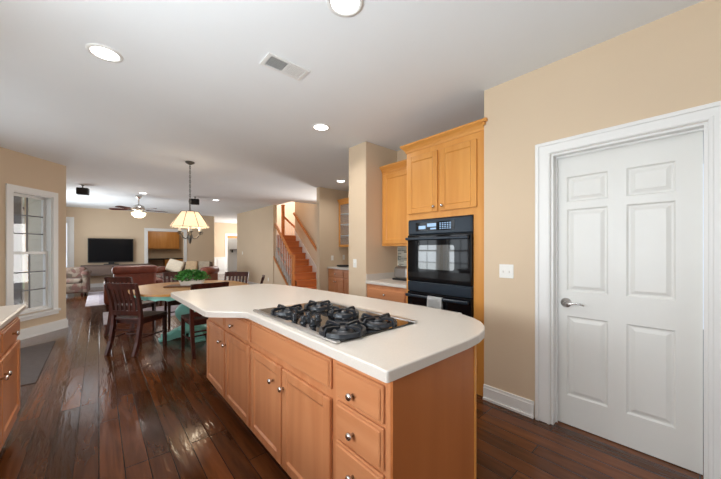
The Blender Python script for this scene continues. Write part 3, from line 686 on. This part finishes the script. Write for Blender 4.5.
# left stringer (outer oak board) and enclosed wall beneath
def zl(y): return (y-SY)*RISE/RUN
yA, yB = SY-.10, 8.975
w = MB(); pr = [(yA, 0), (yA+.10, 0), (yB, zl(yB)-.0), (yB, zl(yB)+.20), (yA+.02, .20), (yA, .12)]
def prismX(w, pr, x0, x1): w.rings([[Vector((x0, y, z)) for y, z in pr], [Vector((x1, y, z)) for y, z in pr]], smooth=False)
w = MB(); prismX(w, [(7.86, 0), (yB-.0, 0), (yB, zl(yB)-.25), (7.86, zl(7.86)-.25)], 4.2, 4.3); w.build('side_wall', M_WALL, st)
w = MB(); prismX(w, [(7.84, .03), (yB, zl(yB)-.32), (yB, zl(yB)-.24), (7.84, .11)], 4.18, 4.2); w.build('stringer', M_RAILW, st)
w = MB(); prismX(w, [(SY-.04, 0), (SY+.02, 0), (yB, zl(yB)-.1), (yB, zl(yB)-.0), (SY-.04, .1)], 4.3, 4.318); w.build('open_side_skirt', M_STAIR, st)
w = MB(); prismX(w, [(SY-.25, 0), (SY+.4, 0), (9.34, zl(9.34)-.25), (9.34, zl(9.34)+.30), (SY-.25, .2)], 5.132, 5.148); w.build('wall_skirt', M_TRIM, st)
# newels, balusters and rails
rlg = thing('stair_railing', 'oak rail with white balusters on the open side of the lower flight', 'railing', (4.26, 8.2, 0))
w = MB(); w.box((4.205, 7.77, 0), (4.29, 7.855, 1.13), .008); w.box((4.195, 7.76, 1.13), (4.30, 7.865, 1.16), .006); w.build('newel', M_RAILW, rlg)
def railbar(w, p, q, wd=.055, ht=.06): w.bar([p, q], wd, ht, Vector((q[1]-p[1], -(q[0]-p[0]), 0)) if abs(q[0]-p[0]) > abs(q[1]-p[1]) else (1, 0, 0))
w = MB(); railbar(w, (4.245, 7.855, zl(7.855)+.78), (4.245, 8.975, zl(8.975)+.78)); w.build('handrail', M_RAILW, rlg)
for k in range(10):
    y = 7.93+k*.108
    if y < 8.95:
        w = MB(); z0 = zl(y)-.235; z1 = zl(y)+.75
        w.box((4.232, y-.014, z0), (4.258, y+.014, z0+.2)); w.lathe((4.245, y, z0+.2), [(.012, 0), (.015, .03), (.009, .1), (.008, z1-z0-.2)], 8); w.build('baluster', M_TRIM, rlg)
wr = thing('stair_handrail', 'oak handrail fixed on the right wall of the stairs', 'handrail', (5.1, 8.3, 1))
w = MB(); railbar(w, (5.08, 7.5, zl(7.5)+.2+.84), (5.08, 9.30, zl(9.30)+.2+.72), .05, .06); w.build('rail', M_RAILW, wr)
for y in (7.8, 8.5, 9.2): MB().tube([(5.15, y, zl(y)+.94), (5.10, y, zl(y)+.93), (5.085, y, zl(y)+.98)], .008, 6).build('bracket', M_NICK, wr)
ur = thing('landing_railing', 'oak newel and sloping rail with white balusters at the landing', 'railing', (4.6, 9.6, 1.8))
w = MB(); w.box((4.685, 9.36, 1.80), (4.775, 9.45, 2.80), .008); w.box((4.675, 9.35, 2.80), (4.785, 9.46, 2.84), .006); w.build('newel', M_RAILW, ur)
w = MB(); w.bar([(4.775, 9.405, 2.42), (5.5, 9.78, 2.03)], .05, .06, (0, 1, 0)); w.build('handrail', M_RAILW, ur)
for k in range(6):
    t_ = (k+.7)/6.2; x = 4.775+.725*t_; y = 9.405+.375*t_; z1 = 2.42-.39*t_-.03
    MB().lathe((x, y, 1.8), [(.014, 0), (.014, .15), (.009, .2), (.009, z1-1.8)], 8).build('baluster', M_TRIM, ur)

# ============================================================ left kitchen run
lc = thing('base_cabinet', 'maple base cabinet with drawer over two doors at the left edge', 'cabinet', (-.73, 2.9, 0))
b = MB(); b.box((-1.035, 2.14, .10), (-.45, 3.285, .879)); b.box((-1.035, 2.14, 0), (-.52, 3.28, .10)); b.build('body', M_ISL, lc)
M = faceP(-.45)
for a, c_, k in ((2.73, 3.265, 2.765), (2.16, 2.715, 2.68)):
    w = MB(M); slab_front(w, a, .70, c_, .838); f = w.build('drawer', M_ISLH, lc); knob(M, (a+c_)/2, .77, f, m=M_NICK)
    w = MB(M); panel_front(w, a, .17, c_, .672); f = w.build('door', M_ISL, lc); knob(M, k, .575, f)
lc2 = thing('base_cabinet', 'long maple base cabinet under the near part of the left countertop', 'cabinet', (-.73, 1.0, 0))
b = MB(); b.box((-1.035, -.4, .10), (-.45, 2.136, .879)); b.box((-1.035, -.4, 0), (-.52, 2.136, .10)); b.build('body', M_ISL, lc2)
for i in range(4):
    w = MB(M); panel_front(w, -.38+i*.63, .13, .23+i*.63, .84); f = w.build('door', M_ISL, lc2); knob(M, -.34+i*.63, .6, f)
tag(bx((-1.035, -.42, .881), (-.405, 3.31, .921), .008).build('kitchen_countertop', M_TOP), 'cream countertop on the cabinet run at the left edge', 'countertop')

# floor mat and rugs
def quad_rug(name, pts, h, m, label, cat='rug', bord=None):
    t = thing(name, label, cat, (sum(p[0] for p in pts)/4, sum(p[1] for p in pts)/4, 0))
    MB().prism(pts, .0008, h, .002, 1).build('pile', m, t)
    if bord:
        c = Vector((sum(p[0] for p in pts)/4, sum(p[1] for p in pts)/4)); q = [tuple(c+(Vector(p)-c)*.86) for p in pts]
        MB().prism(q, h, h+.0015).build('field', bord, t)
quad_rug('floor_mat', [(-1.45, 4.35), (-.47, 4.35), (-.47, 6.15), (-1.45, 5.6)], .008, M_MAT, 'dark grey floor mat in front of the bay window')
M_RUG2 = mat('muted lavender rug field', srgb(164, 154, 164), .95, var=.25, vscale=9)
quad_rug('area_rug', [(-.24, 9.3), (3.2, 9.3), (3.2, 12.3), (-.24, 12.3)], .012, M_RUG, 'large pale rug on the living room floor in front of the console', bord=M_RUG2)
quad_rug('runner_rug', [(.06, 6.9), (2.2, 6.9), (2.2, 8.2), (.06, 8.2)], .010, M_RUG, 'pale rug behind the dining table and sofa back', bord=M_RUG2)

# ============================================================ dining table and chairs
TC = Vector((1.08, 5.15))
tb_ = thing('dining_table', 'oval dining table with oak top and turquoise pedestal base', 'table', (TC.x, TC.y, 0))
def oval(a, b, n=64, e=2.5):
    o = []
    for k in range(n):
        t = 2*PI*k/n; c_, s_ = math.cos(t), math.sin(t); o.append((TC.x+a*math.copysign(abs(c_)**(2/e), c_), TC.y+b*math.copysign(abs(s_)**(2/e), s_)))
    return o
MB().prism(oval(.78, .84), .732, .760, .008, 2).build('tabletop', M_TABLE, tb_)
w = MB(); n = 96; oo = oval(.72, .78, n); oi = oval(.70, .76, n); t = bmesh.new(); V = []
for k in range(n):
    zb = .665+.012*abs(math.sin(k*PI/4)); V.append([t.verts.new((oo[k][0], oo[k][1], .732)), t.verts.new((oo[k][0], oo[k][1], zb)), t.verts.new((oi[k][0], oi[k][1], zb)), t.verts.new((oi[k][0], oi[k][1], .732))])
for k in range(n):
    for j in range(4): t.faces.new((V[k][j], V[k][(j+1) % 4], V[(k+1) % n][(j+1) % 4], V[(k+1) % n][j]))
w.join(t); w.build('apron', M_TEAL, tb_)
w = MB(); w.lathe((TC.x, TC.y, 0), [(.0, .10), (.20, .10), (.21, .14), (.15, .17), (.12, .20), (.17, .25), (.225, .33), (.23, .40), (.19, .47), (.12, .52), (.115, .55), (.16, .60), (.24, .66), (.26, .731), (0, .731)], 24); w.build('pedestal', M_TEAL, tb_)
for k in range(4):
    a = k*PI/2+PI; c_, s_ = math.cos(a), math.sin(a); Mf = Matrix.Translation((TC.x, TC.y, 0)) @ Matrix.Rotation(a, 4, 'Z'); w = MB(Mf)
    w.rings([[Vector((x, y, z)) for y, z in ((-.07, 0.02 if x < .3 else 0), (.07, .02 if x < .3 else 0), (.07, h), (.04, h+.015), (-.04, h+.015), (-.07, h))] for x, h in ((.10, .15), (.22, .13), (.30, .085), (.40, .075))], smooth=False)
    for q in range(3): w.box((.40-q*.035, -.085, q*.022), (.43-q*.035, .085, q*.022+.03), .006)
    w.build('foot', M_TEAL, tb_)

def make_chair(label, loc, rz):
    t = thing('dining_chair', label, 'chair', loc, rz, 'mahogany slat-back chairs around the dining table')
    w = MB(); pts = [(-.21, .40), (-.225, .22), (-.20, .0), (-.17, -.02), (.17, -.02), (.20, .0), (.225, .22), (.21, .40), (.12, .425), (-.12, .425)]
    w.prism(pts, .425, .455, .010, 2); w.build('seat', M_MAHOG, t, world=False)
    bx((-.185, .02, .37), (.185, .385, .424)).build('seat_frame', M_MAHOG, t, world=False)
    for s_ in (-1, 1):
        MB().bar([(s_*.195, .37, .424), (s_*.195, .375, 0)], [.042, .034], [.042, .034], (1, 0, 0)).build('leg', M_MAHOG, t, world=False)
        MB().bar([(s_*.19, -.11, 0), (s_*.19, -.055, .16), (s_*.19, -.02, .36), (s_*.192, -.015, .48), (s_*.197, -.04, .66), (s_*.205, -.10, .90)], [.034, .038, .042, .042, .038, .034], [.038, .042, .046, .042, .036, .028], (1, 0, 0)).build('leg', M_MAHOG, t, world=False)
    w = MB()
    def arc(z, yb, rise): return [(x, yb-.018*(1-(x/.2)**2), z) for x in (-.188, -.12, -.06, 0, .06, .12, .188)]
    def rail(z0, z1, y0, y1, th=.022):
        R = []
        for x in (-.195, -.13, -.06, 0, .06, .13, .195):
            c_ = -.02*(1-(x/.2)**2); R.append([Vector((x, y0+c_-th/2, z0)), Vector((x, y0+c_+th/2, z0)), Vector((x, y1+c_+th/2, z1)), Vector((x, y1+c_-th/2, z1))])
        w.rings(R, smooth=False)
    rail(.825, .905, -.077, -.101); rail(.49, .55, -.018, -.026)
    for k in range(5):
        x = -.128+k*.064; c_ = -.02*(1-(x/.2)**2); w.bar([(x, -.026+c_, .545), (x, -.035+c_, .66), (x, -.079+c_, .83)], .034, .011, (1, 0, 0))
    w.build('backrest', M_MAHOG, t, world=False)
    for s_ in (-1, 1): MB().tube([(s_*.195, -.045, .20), (s_*.197, .375, .20)], .010, 8).build('stretcher', M_MAHOG, t, world=False)
    MB().tube([(-.194, .15, .20), (.194, .15, .20)], .010, 8).build('stretcher', M_MAHOG, t, world=False)
    MB().tube([(-.18, -.025, .30), (.18, -.025, .30)], .010, 8).build('stretcher', M_MAHOG, t, world=False)
    return t
# rz: chair faces local +Y
def face(dx, dy): return math.atan2(dy, dx)-PI/2
ch = make_chair('nearest dining chair, its slatted back to the camera at the table left', (.28, 4.82, 0), face(.75, .66))
dup(ch, (.29, 5.93, 0), face(.72, .69), 'dining chair just behind the nearest one at the left end of the table')
dup(ch, (1.05, 4.16, 0), face(-.05, 1), 'dining chair between the table and the island with only its dark top rail clear')
dup(ch, (1.86, 5.60, 0), face(-.68, -.73), 'dining chair at the far right of the table facing the camera')
dup(ch, (1.86, 4.60, 0), face(-.92, .42), 'dining chair seen edge-on right of the table beside the counter')
dup(ch, (1.10, 6.38, 0), face(0, -1), 'dining chair on the far side of the table behind the potted plant')

# centrepiece
tag(MB(Matrix.Translation((1.08, 5.12, 0)) @ Matrix.Rotation(-.55, 4, 'Z')).box((-.36, -.13, .762), (.36, .13, .779), .006).build('serving_board', wood('dark serving board wood', srgb(120, 80, 52), srgb(92, 58, 36), .4, 'x', 10)), 'flat wooden board under the potted plant on the dining table', 'board')
pp = thing('potted_plant', 'bushy green plant in a low white planter on the dining table', 'plant', (1.07, 5.12, .781), -.55)
w = MB()
w.rings([[Vector((sx*a, sy*b, z)) for sx, sy in ((-1, -1), (1, -1), (1, 1), (-1, 1))] for a, b, z in ((.14, .055, 0), (.16, .07, .075), (.148, .058, .075), (.13, .05, .02))], smooth=False); w.build('planter', M_CERAM, pp, world=False)
MB().box((-.138, -.052, .02), (.138, .052, .065)).build('soil', mat('potting soil', srgb(60, 44, 34), .95), pp, world=False)
w = MB(); rnd = random.Random(2)
for k in range(900):
    a = rnd.uniform(0, 2*PI); el = rnd.uniform(.0, 1.0); rr = rnd.uniform(.55, 1)
    p = Vector((math.cos(a)*.25*rr*math.cos(el*1.3), math.sin(a)*.15*rr*math.cos(el*1.3), .07+.16*rr*math.sin(.1+el*1.4)))
    u = Vector((rnd.uniform(-1, 1), rnd.uniform(-1, 1), rnd.uniform(-.4, .8))).normalized(); v = u.cross(Vector((rnd.uniform(-1, 1), rnd.uniform(-1, 1), rnd.uniform(-1, 1)))).normalized()
    l, wd = rnd.uniform(.03, .05), rnd.uniform(.010, .016); t = bmesh.new(); q = [t.verts.new(x) for x in (p, p+u*l*.45+v*wd, p+u*l, p+u*l*.45-v*wd)]; t.faces.new(q); w.join(t)
w.build('foliage', M_LEAF, pp, world=False)

# ============================================================ chandelier
cd = thing('chandelier', 'pewter chandelier with a lit cream shade hanging over the dining table', 'chandelier', (1.108, 5.45, H))
cx, cy = 1.108, 5.45
MB().lathe((cx, cy, 0), [(0, 2.739), (.07, 2.739), (.065, 2.72), (.03, 2.70), (.012, 2.695), (0, 2.69)], 20).build('canopy', M_BRONZE, cd)
w = MB()
for k in range(15):
    z = 2.69-k*.038; n = 12; pts = []
    for q in range(n+1):
        a = 2*PI*q/n; o = Vector((.010*math.cos(a), 0, .023*math.sin(a))) if k % 2 else Vector((0, .010*math.cos(a), .023*math.sin(a))); pts.append(Vector((cx, cy, z))+o)
    w.tube(pts, .0042, 6)
w.build('chain', M_BRONZE, cd)
MB().lathe((cx, cy, 0), [(0, 2.15), (.014, 2.145), (.02, 2.10), (.010, 2.05), (.012, 1.96), (.008, 1.7), (.015, 1.60), (.035, 1.56), (.045, 1.52), (.025, 1.47), (.02, 1.44), (.008, 1.42), (0, 1.41)], 18).build('stem', M_BRONZE, cd)
t = bmesh.new(); n = 48; R = []
for rad, z in ((.125, 1.93), (.165, 1.87), (.215, 1.79), (.275, 1.69), (.278, 1.68)):
    R.append([t.verts.new((cx+rad*(1+.012*math.cos(24*2*PI*k/n))*math.cos(2*PI*k/n), cy+rad*math.sin(2*PI*k/n), z)) for k in range(n)])
for a, b in zip(R[:-1], R[1:]):
    for k in range(n): f = t.faces.new((a[k], a[(k+1) % n], b[(k+1) % n], b[k])); f.smooth = True
bmesh.ops.solidify(t, geom=list(t.faces), thickness=.002)
w = MB(); w.join(t); w.build('lamp_shade', M_SHADE, cd)
w = MB()
for k in range(8):
    a = 2*PI*(k+.3)/8; w.tube([(cx+r*math.cos(a), cy+r*math.sin(a), z) for r, z in ((.130, 1.932), (.170, 1.87), (.221, 1.79), (.284, 1.68))], .0045, 5)
for r, z in ((.127, 1.932), (.281, 1.682)): w.tube([(cx+r*math.cos(2*PI*k/32), cy+r*math.sin(2*PI*k/32), z) for k in range(33)], .0032, 5)
for k in range(3):
    a = 2*PI*k/3; w.tube([(cx, cy, 1.96), (cx+.127*math.cos(a), cy+.127*math.sin(a), 1.93)], .003, 5)
w.build('shade_ribs', M_BRONZE, cd)
for k in range(6):
    a = 2*PI*(k+.4)/6; c_, s_ = math.cos(a), math.sin(a)
    am = MB().tube([(cx+r*c_, cy+r*s_, z) for r, z in ((.02, 1.53), (.07, 1.495), (.12, 1.52), (.15, 1.575), (.165, 1.60))], .006, 6)
    am.tube([(cx+r*c_, cy+r*s_, z) for r, z in ((.15, 1.575), (.19, 1.57), (.20, 1.60), (.185, 1.61))], .004, 5)
    am.lathe((cx+.165*c_, cy+.165*s_, 1.595), [(0, 0), (.012, 0), (.028, .012), (.026, .016), (0, .016)], 12)
    ao = am.build('arm', M_BRONZE, cd); MB().lathe((cx+.165*c_, cy+.165*s_, 1.611), [(0, 0), (.013, 0), (.013, .075), (0, .075)], 12).build('candle_sleeve', M_CANDLE, ao)
def point(name, loc, e, col, r=.04):
    l = bpy.data.lights.new(name, 'POINT'); l.energy = e; l.color = col; l.shadow_soft_size = r; o = bpy.data.objects.new(name, l); C.objects.link(o); o.location = loc
point('chandelier_bulb', (cx+.05, cy, 1.74), 5, (1, .82, .6), .05)

# ============================================================ ceiling fan
fx, fy = .79, 9.8
fn = thing('ceiling_fan', 'dark-bladed ceiling fan with a lit glass bowl in the living room', 'fan', (fx, fy, H))
MB().lathe((fx, fy, 0), [(0, 2.739), (.07, 2.739), (.06, 2.69), (.018, 2.66), (.018, 2.52), (.05, 2.50), (.12, 2.47), (.135, 2.42), (.13, 2.36), (.08, 2.33), (.06, 2.30), (0, 2.30)], 24).build('motor_housing', M_NICK, fn)
MB().lathe((fx, fy, 0), [(0, 2.30), (.14, 2.30), (.165, 2.28), (.15, 2.22), (.09, 2.17), (0, 2.155)], 24).build('light_bowl', M_BOWL, fn)
for k in range(5):
    a = 2*PI*k/5+.15; Mf = Matrix.Translation((fx, fy, 2.37)) @ Matrix.Rotation(a, 4, 'Z') @ Matrix.Rotation(.21, 4, 'X'); w = MB(Mf)
    w.prism([(.17, -.05), (.62, -.07), (.66, -.04), (.66, .04), (.62, .07), (.17, .05)], -.005, .005, .002, 1); b_ = w.build('blade', M_MAHOG, fn)
    w = MB(Mf); w.box((.10, -.02, -.012), (.24, .02, -.005), .002); w.build('blade_bracket', M_NICK, b_)
point('fan_bulb', (fx, fy, 2.05), 10, (1, .85, .65), .08)

# ============================================================ recessed lights, vent, speakers
def downlight(x, y, label, e):
    t = thing('recessed_light', label, 'ceiling light', (x, y, H), 0, 'round recessed ceiling lights')
    w = MB(); n = 32; prof = [(.105, 2.7395), (.103, 2.733), (.082, 2.731), (.078, 2.7395)]
    w.rings([[Vector((x+r*math.cos(2*PI*k/n), y+r*math.sin(2*PI*k/n), z)) for k in range(n)] for r, z in prof], caps=False); w.build('trim_ring', M_TRIM, t)
    MB().lathe((x, y, 0), [(0, 2.736), (.08, 2.736), (.08, 2.7395), (0, 2.7395)], 32, smooth=False).build('lens', M_LAMP, t)
    l = bpy.data.lights.new('recessed_bulb', 'AREA'); l.shape = 'DISK'; l.size = .14; l.energy = e; l.color = (1, .965, .92); l.spread = 2.6
    o = bpy.data.objects.new('recessed_bulb', l); C.objects.link(o); o.location = (x, y, 2.728)
for x, y, lb, e in ((.032, 2.824, 'recessed ceiling light at the upper left', 9), (1.056, 1.337, 'recessed ceiling light at the top edge above the cooktop', 9), (1.929, 2.89, 'recessed ceiling light between the vent and the column', 9),
                 (.833, 9.25, 'recessed ceiling light just in front of the fan', 8), (2.53, 9.19, 'recessed ceiling light right of the chandelier', 8), (3.77, 4.91, 'recessed ceiling light in front of the far nook', 8)):
    downlight(x, y, lb, e)
vt = thing('ceiling_vent', 'white ceiling air vent with two louvred halves', 'vent', (1.085, 2.12, H), 0)
w = MB(); x0, x1, y0, y1 = .915, 1.255, 2.035, 2.205; z = 2.7395
w.box((x0, y0, z-.008), (x0+.025, y1, z)); w.box((x1-.025, y0, z-.008), (x1, y1, z)); w.box((x0+.025, y0, z-.008), (x1-.025, y0+.02, z)); w.box((x0+.025, y1-.02, z-.008), (x1-.025, y1, z)); w.box((1.080, y0+.02, z-.008), (1.090, y1-.02, z)); w.build('frame', M_TRIM, vt)
bx((x0+.025, y0+.02, z-.001), (1.08, y1-.02, z)).build('duct_opening', M_DARK, vt, label='dark open half of the vent'); bx((1.09, y0+.02, z-.001), (x1-.025, y1-.02, z)).build('damper', mat('grey damper', srgb(196, 194, 190), .5), vt)
w = MB()
for k in range(9): w.box((x0+.031+k*.0148, y0+.02, z-.006), (x0+.0325+k*.0148, y1-.02, z-.002)); w.box((1.094+k*.0148, y0+.02, z-.006), (1.102+k*.0148, y1-.02, z-.002))
for k in range(8): w.box((x0+.025, y0+.034+k*.0155, z-.0035), (x1-.025, y0+.0352+k*.0155, z-.0025))
w.build('louvres', M_TRIM, vt)
def speaker(x, y, label, rz):
    t = thing('ceiling_speaker', label, 'speaker', (x, y, H), rz, 'small black surround speakers')
    MB().box((-.10, -.06, -.21), (.10, .07, -.06), .012).build('cabinet', M_DARK, t, world=False); MB().box((-.088, -.065, -.20), (.088, -.06, -.07), .002).build('grille', mat('speaker cloth', (.02, .02, .02, 1), .9), t, world=False)
    MB().lathe((0, 0, 0), [(0, -.001), (.03, -.001), (.03, -.008), (.01, -.012), (.01, -.062), (0, -.062)], 14).build('bracket', M_DARK, t, world=False)
speaker(-.27, 9.0, 'small black speaker hung from the ceiling above the television', -.2)
speaker(1.95, 9.0, 'small black speaker hung from the ceiling right of the chandelier stem', -.3)

# ============================================================ living room
tv = thing('television', 'large black flat television on the far wall above the console', 'television', (.33, TY-.05, .86))
bx((-.29, TY-.14, .86), (.95, TY-.08, 1.70), .008).build('bezel', M_DARK, tv); bx((-.265, TY-.1425, .89), (.925, TY-.140, 1.675)).build('screen', M_SCREEN, tv)
w = MB(); w.box((.25, TY-.13, .80), (.41, TY-.09, .86)); w.box((.12, TY-.22, .782), (.54, TY-.02, .80), .004); w.build('stand', M_DARK, tv)
cs = thing('media_console', 'grey-brown wall-hung media console under the television', 'console', (.4, TY-.25, .45))
w = MB(); w.box((-.46, TY-.42, .74), (1.42, TY-.018, .78), .003); w.box((-.46, TY-.42, .42), (1.42, TY-.018, .46), .003)
for x in (-.46, .30, .88, 1.38): w.box((x, TY-.42, .46), (x+.04, TY-.018, .74))
w.box((-.42, TY-.03, .46), (1.38, TY-.018, .74)); w.build('body', M_GREYW, cs)
bx((-.42, TY-.415, .465), (.30, TY-.395, .735), .003).build('door', M_GREYW, cs); bx((.92, TY-.415, .465), (1.38, TY-.395, .735), .003).build('door', M_GREYW, cs)
tag(bx((.42, TY-.36, .4605), (.80, TY-.1, .53), .004).build('media_player', M_DARK), 'black media box on the open shelf of the console', 'media player')

# leather sofa seen from behind
sf = thing('leather_sofa', 'oxblood leather sofa with its back to the dining table', 'sofa', (.63, 8.9, 0))
sx0, sx1, sy = .24, 1.02, 8.45
def cushion(a, b, bev, seg=4): return MB().box(a, b, bev, seg)
cushion((sx0, sy+.05, .10), (sx1, sy+.90, .42), .04).build('base', M_LEATH, sf)
cushion((sx0, sy+.02, .30), (sx1, sy+.26, .82), .06).build('backrest', M_LEATH, sf)
cushion((sx0-.03, sy-.03, .76), (sx1+.03, sy+.24, .95), .08).build('headrest', M_LEATH, sf)
for a, b in ((sx0-.16, sx0), (sx1, sx1+.16)): cushion((a, sy+.10, .10), (b, sy+.90, .60), .06).build('arm', M_LEATH, sf)
for a, b in ((sx0+.01, .625), (.635, sx1-.01)): cushion((a, sy+.27, .42), (b, sy+.88, .52), .04).build('seat_cushion', M_LEATH, sf)
w = MB()
for x in (sx0-.1, sx1+.1):
    for y in (sy+.16, sy+.84): w.box((x-.025, y-.025, .0125 if y > 9.25 else .001), (x+.025, y+.025, .11))
w.build('feet', M_MAHOG, sf)

# second sofa with throws, facing the camera, at the right of the living room
s2 = thing('cottage_sofa', 'rolled-arm burgundy sofa draped with cream throws right of the leather sofa', 'sofa', (2.12, 11.25, .0125), -.69)
def LB(a, b, bev=.05, seg=4): return MB().box(a, b, bev, seg)
LB((-.75, -.40, .08), (.75, .40, .40)).build('base', M_FLORAL, s2, world=False)
LB((-.75, .22, .38), (.75, .46, .88), .09).build('backrest', M_FLORAL, s2, world=False)
for s_ in (-1, 1):
    w = MB(); x = s_*.83; w.box((x-.09, -.40, .05), (x+.09, .42, .50), .03, 3); w.M = Matrix.Translation((x, 0, .60)) @ Matrix.Rotation(PI/2, 4, 'X'); w.lathe((0, 0, -.42), [(0, 0), (.12, 0), (.14, .02), (.14, .82), (.12, .84), (0, .84)], 20); w.build('arm', M_LEATH, s2, world=False)
for a, b in ((-.73, -.01), (.01, .73)): LB((a, -.42, .40), (b, .22, .54), .05).build('seat_cushion', M_FLORAL, s2, world=False)
w = MB()
for x in (-.68, .68):
    for y in (-.33, .33): w.box((x-.03, y-.03, .001), (x+.03, y+.03, .09))
w.build('feet', M_MAHOG, s2, world=False)
Ms = Matrix.Translation((2.12, 11.25, .0125)) @ Matrix.Rotation(-.69, 4, 'Z')
tp = tag(MB(Ms @ Matrix.Translation((-.45, .12, .55)) @ Matrix.Rotation(-.35, 4, 'X') @ Matrix.Rotation(.25, 4, 'Y')).box((-.28, -.06, .0), (.26, .06, .42), .055, 4).build('throw_pillow', M_CREAM), 'large cream pillow leaning at the left of the burgundy sofa', 'pillow')
tp = tag(MB(Ms @ Matrix.Translation((.14, .14, .55)) @ Matrix.Rotation(-.3, 4, 'X')).box((-.20, -.06, .0), (.20, .06, .38), .055, 4).build('throw_pillow', mat('tan cushion cloth', srgb(176, 150, 118), .9, var=.12, vscale=14)), 'tan cushion in the middle of the burgundy sofa', 'pillow')
# cream throw over backrest right
t = bmesh.new(); pr = [(.206, .56), (.202, .80), (.21, .885), (.25, .90), (.34, .902), (.44, .895), (.478, .86), (.482, .60)]; V = []
for j in range(9):
    x = .36+j*.045; V.append([t.verts.new((x, y-.006*math.sin(j*1.7+i), z+.004*math.sin(j*2.1))) for i, (y, z) in enumerate(pr)])
for j in range(8):
    for i in range(len(pr)-1): f = t.faces.new((V[j][i], V[j+1][i], V[j+1][i+1], V[j][i+1])); f.smooth = True
bmesh.ops.solidify(t, geom=list(t.faces), thickness=.012)
w = MB(Ms); w.join(t); tag(w.build('throw_blanket', M_CREAM), 'cream blanket draped over the right back of the burgundy sofa', 'blanket')

ac = thing('floral_armchair', 'floral tapestry armchair at the left of the living room', 'armchair', (-.60, 11.75, .0), -.1)
LB((-.30, -.32, .10), (.30, .36, .38), .04).build('base', M_FLORAL, ac, world=False)
LB((-.30, .18, .36), (.30, .38, .80), .07).build('backrest', M_FLORAL, ac, world=False)
LB((-.27, -.34, .385), (.27, .20, .50), .05).build('seat_cushion', M_FLORAL, ac, world=False)
for s_ in (-1, 1):
    w = MB(); x = s_*.33; w.box((x-.05, -.32, .10), (x+.05, .30, .60), .03, 3); w.M = Matrix.Translation((x, 0, .64)) @ Matrix.Rotation(PI/2, 4, 'X'); w.lathe((0, 0, -.30), [(0, 0), (.07, 0), (.08, .02), (.08, .60), (.07, .63), (0, .63)], 16); w.build('arm', M_FLORAL, ac, world=False)
for x in (-.27, .27):
    for y in (-.26, .30): MB().lathe((x, y, .0), [(0, 0.0), (.02, 0.0), (.035, .05), (.028, .11), (0, .11)], 10).build('leg', M_MAHOG, ac, world=False)

# study beyond the doorway
sc = thing('upper_cabinet', 'oak wall cabinet seen through the cased opening beside the television', 'cabinet', (2.0, 16.4, 1.35))
bx((1.62, 16.29, 1.34), (2.86, 16.595, 2.12)).build('body', M_OAK, sc)
Mb = Matrix.Translation((0, 16.29, 0)) @ Matrix.Rotation(PI, 4, 'Z')
for x in (1.64, 2.05, 2.46):
    w = MB(Mb); panel_front(w, -x-.39, 1.36, -x, 2.10); w.build('door', M_OAK, sc)
dk = thing('built_in_desk', 'oak desk cabinet with a black top beyond the cased opening', 'desk', (2.3, 16.2, 0))
bx((2.25, 16.0, .08), (2.95, 16.595, .86)).build('body', M_OAK, dk); w = MB(Matrix.Translation((0, 16.0, 0)) @ Matrix.Rotation(PI, 4, 'Z')); panel_front(w, -2.93, .12, -2.27, .84); w.build('door', M_OAK, dk)
bx((1.56, 15.97, .862), (3.0, 16.595, .90), .004).build('desk_top', M_BLACKE, dk)
rf = thing('mini_fridge', 'black appliance standing beside the desk beyond the cased opening', 'fridge', (1.75, 16.2, 0))
bx((1.30, 16.0, .02), (1.54, 16.59, 1.26), .01).build('body', M_BLACKE, rf); bx((1.305, 15.97, .04), (1.535, 16.0, 1.24), .008).build('door', M_BLACKE, rf); bx((1.50, 15.945, .6), (1.52, 15.97, .9), .004).build('handle', M_STEEL, rf)
point('study_daylight', (2.2, 15.0, 2.3), 16, (1, .96, .9), .3)

# closet beyond the foyer doorway
cl = thing('closet_shelf', 'dark bracketed shelf in the pale room beyond the foyer doorway', 'shelf', (6.1, 18.4, 1.2))
bx((5.9, 18.3, 1.28), (6.8, 18.6, 1.31)).build('board', M_MAHOG, cl)
for x in (6.0, 6.7): bx((x, 18.4, 1.12), (x+.02, 18.6, 1.28)).build('bracket', M_DARK, cl)
vb = thing('window_valance', 'narrow oak valance across the top of the foyer doorway', 'valance', (5.63, 17.2, 1.98))
bx((5.27, 17.125, 1.93), (5.99, 17.16, 2.055), .004).build('board', M_OAK, vb)
bx((5.27, 17.16, 2.04), (5.99, 17.25, 2.055)).build('shelf', M_OAK, vb)
point('closet_lamp', (5.9, 17.9, 2.3), 14, (1, .97, .92), .2)
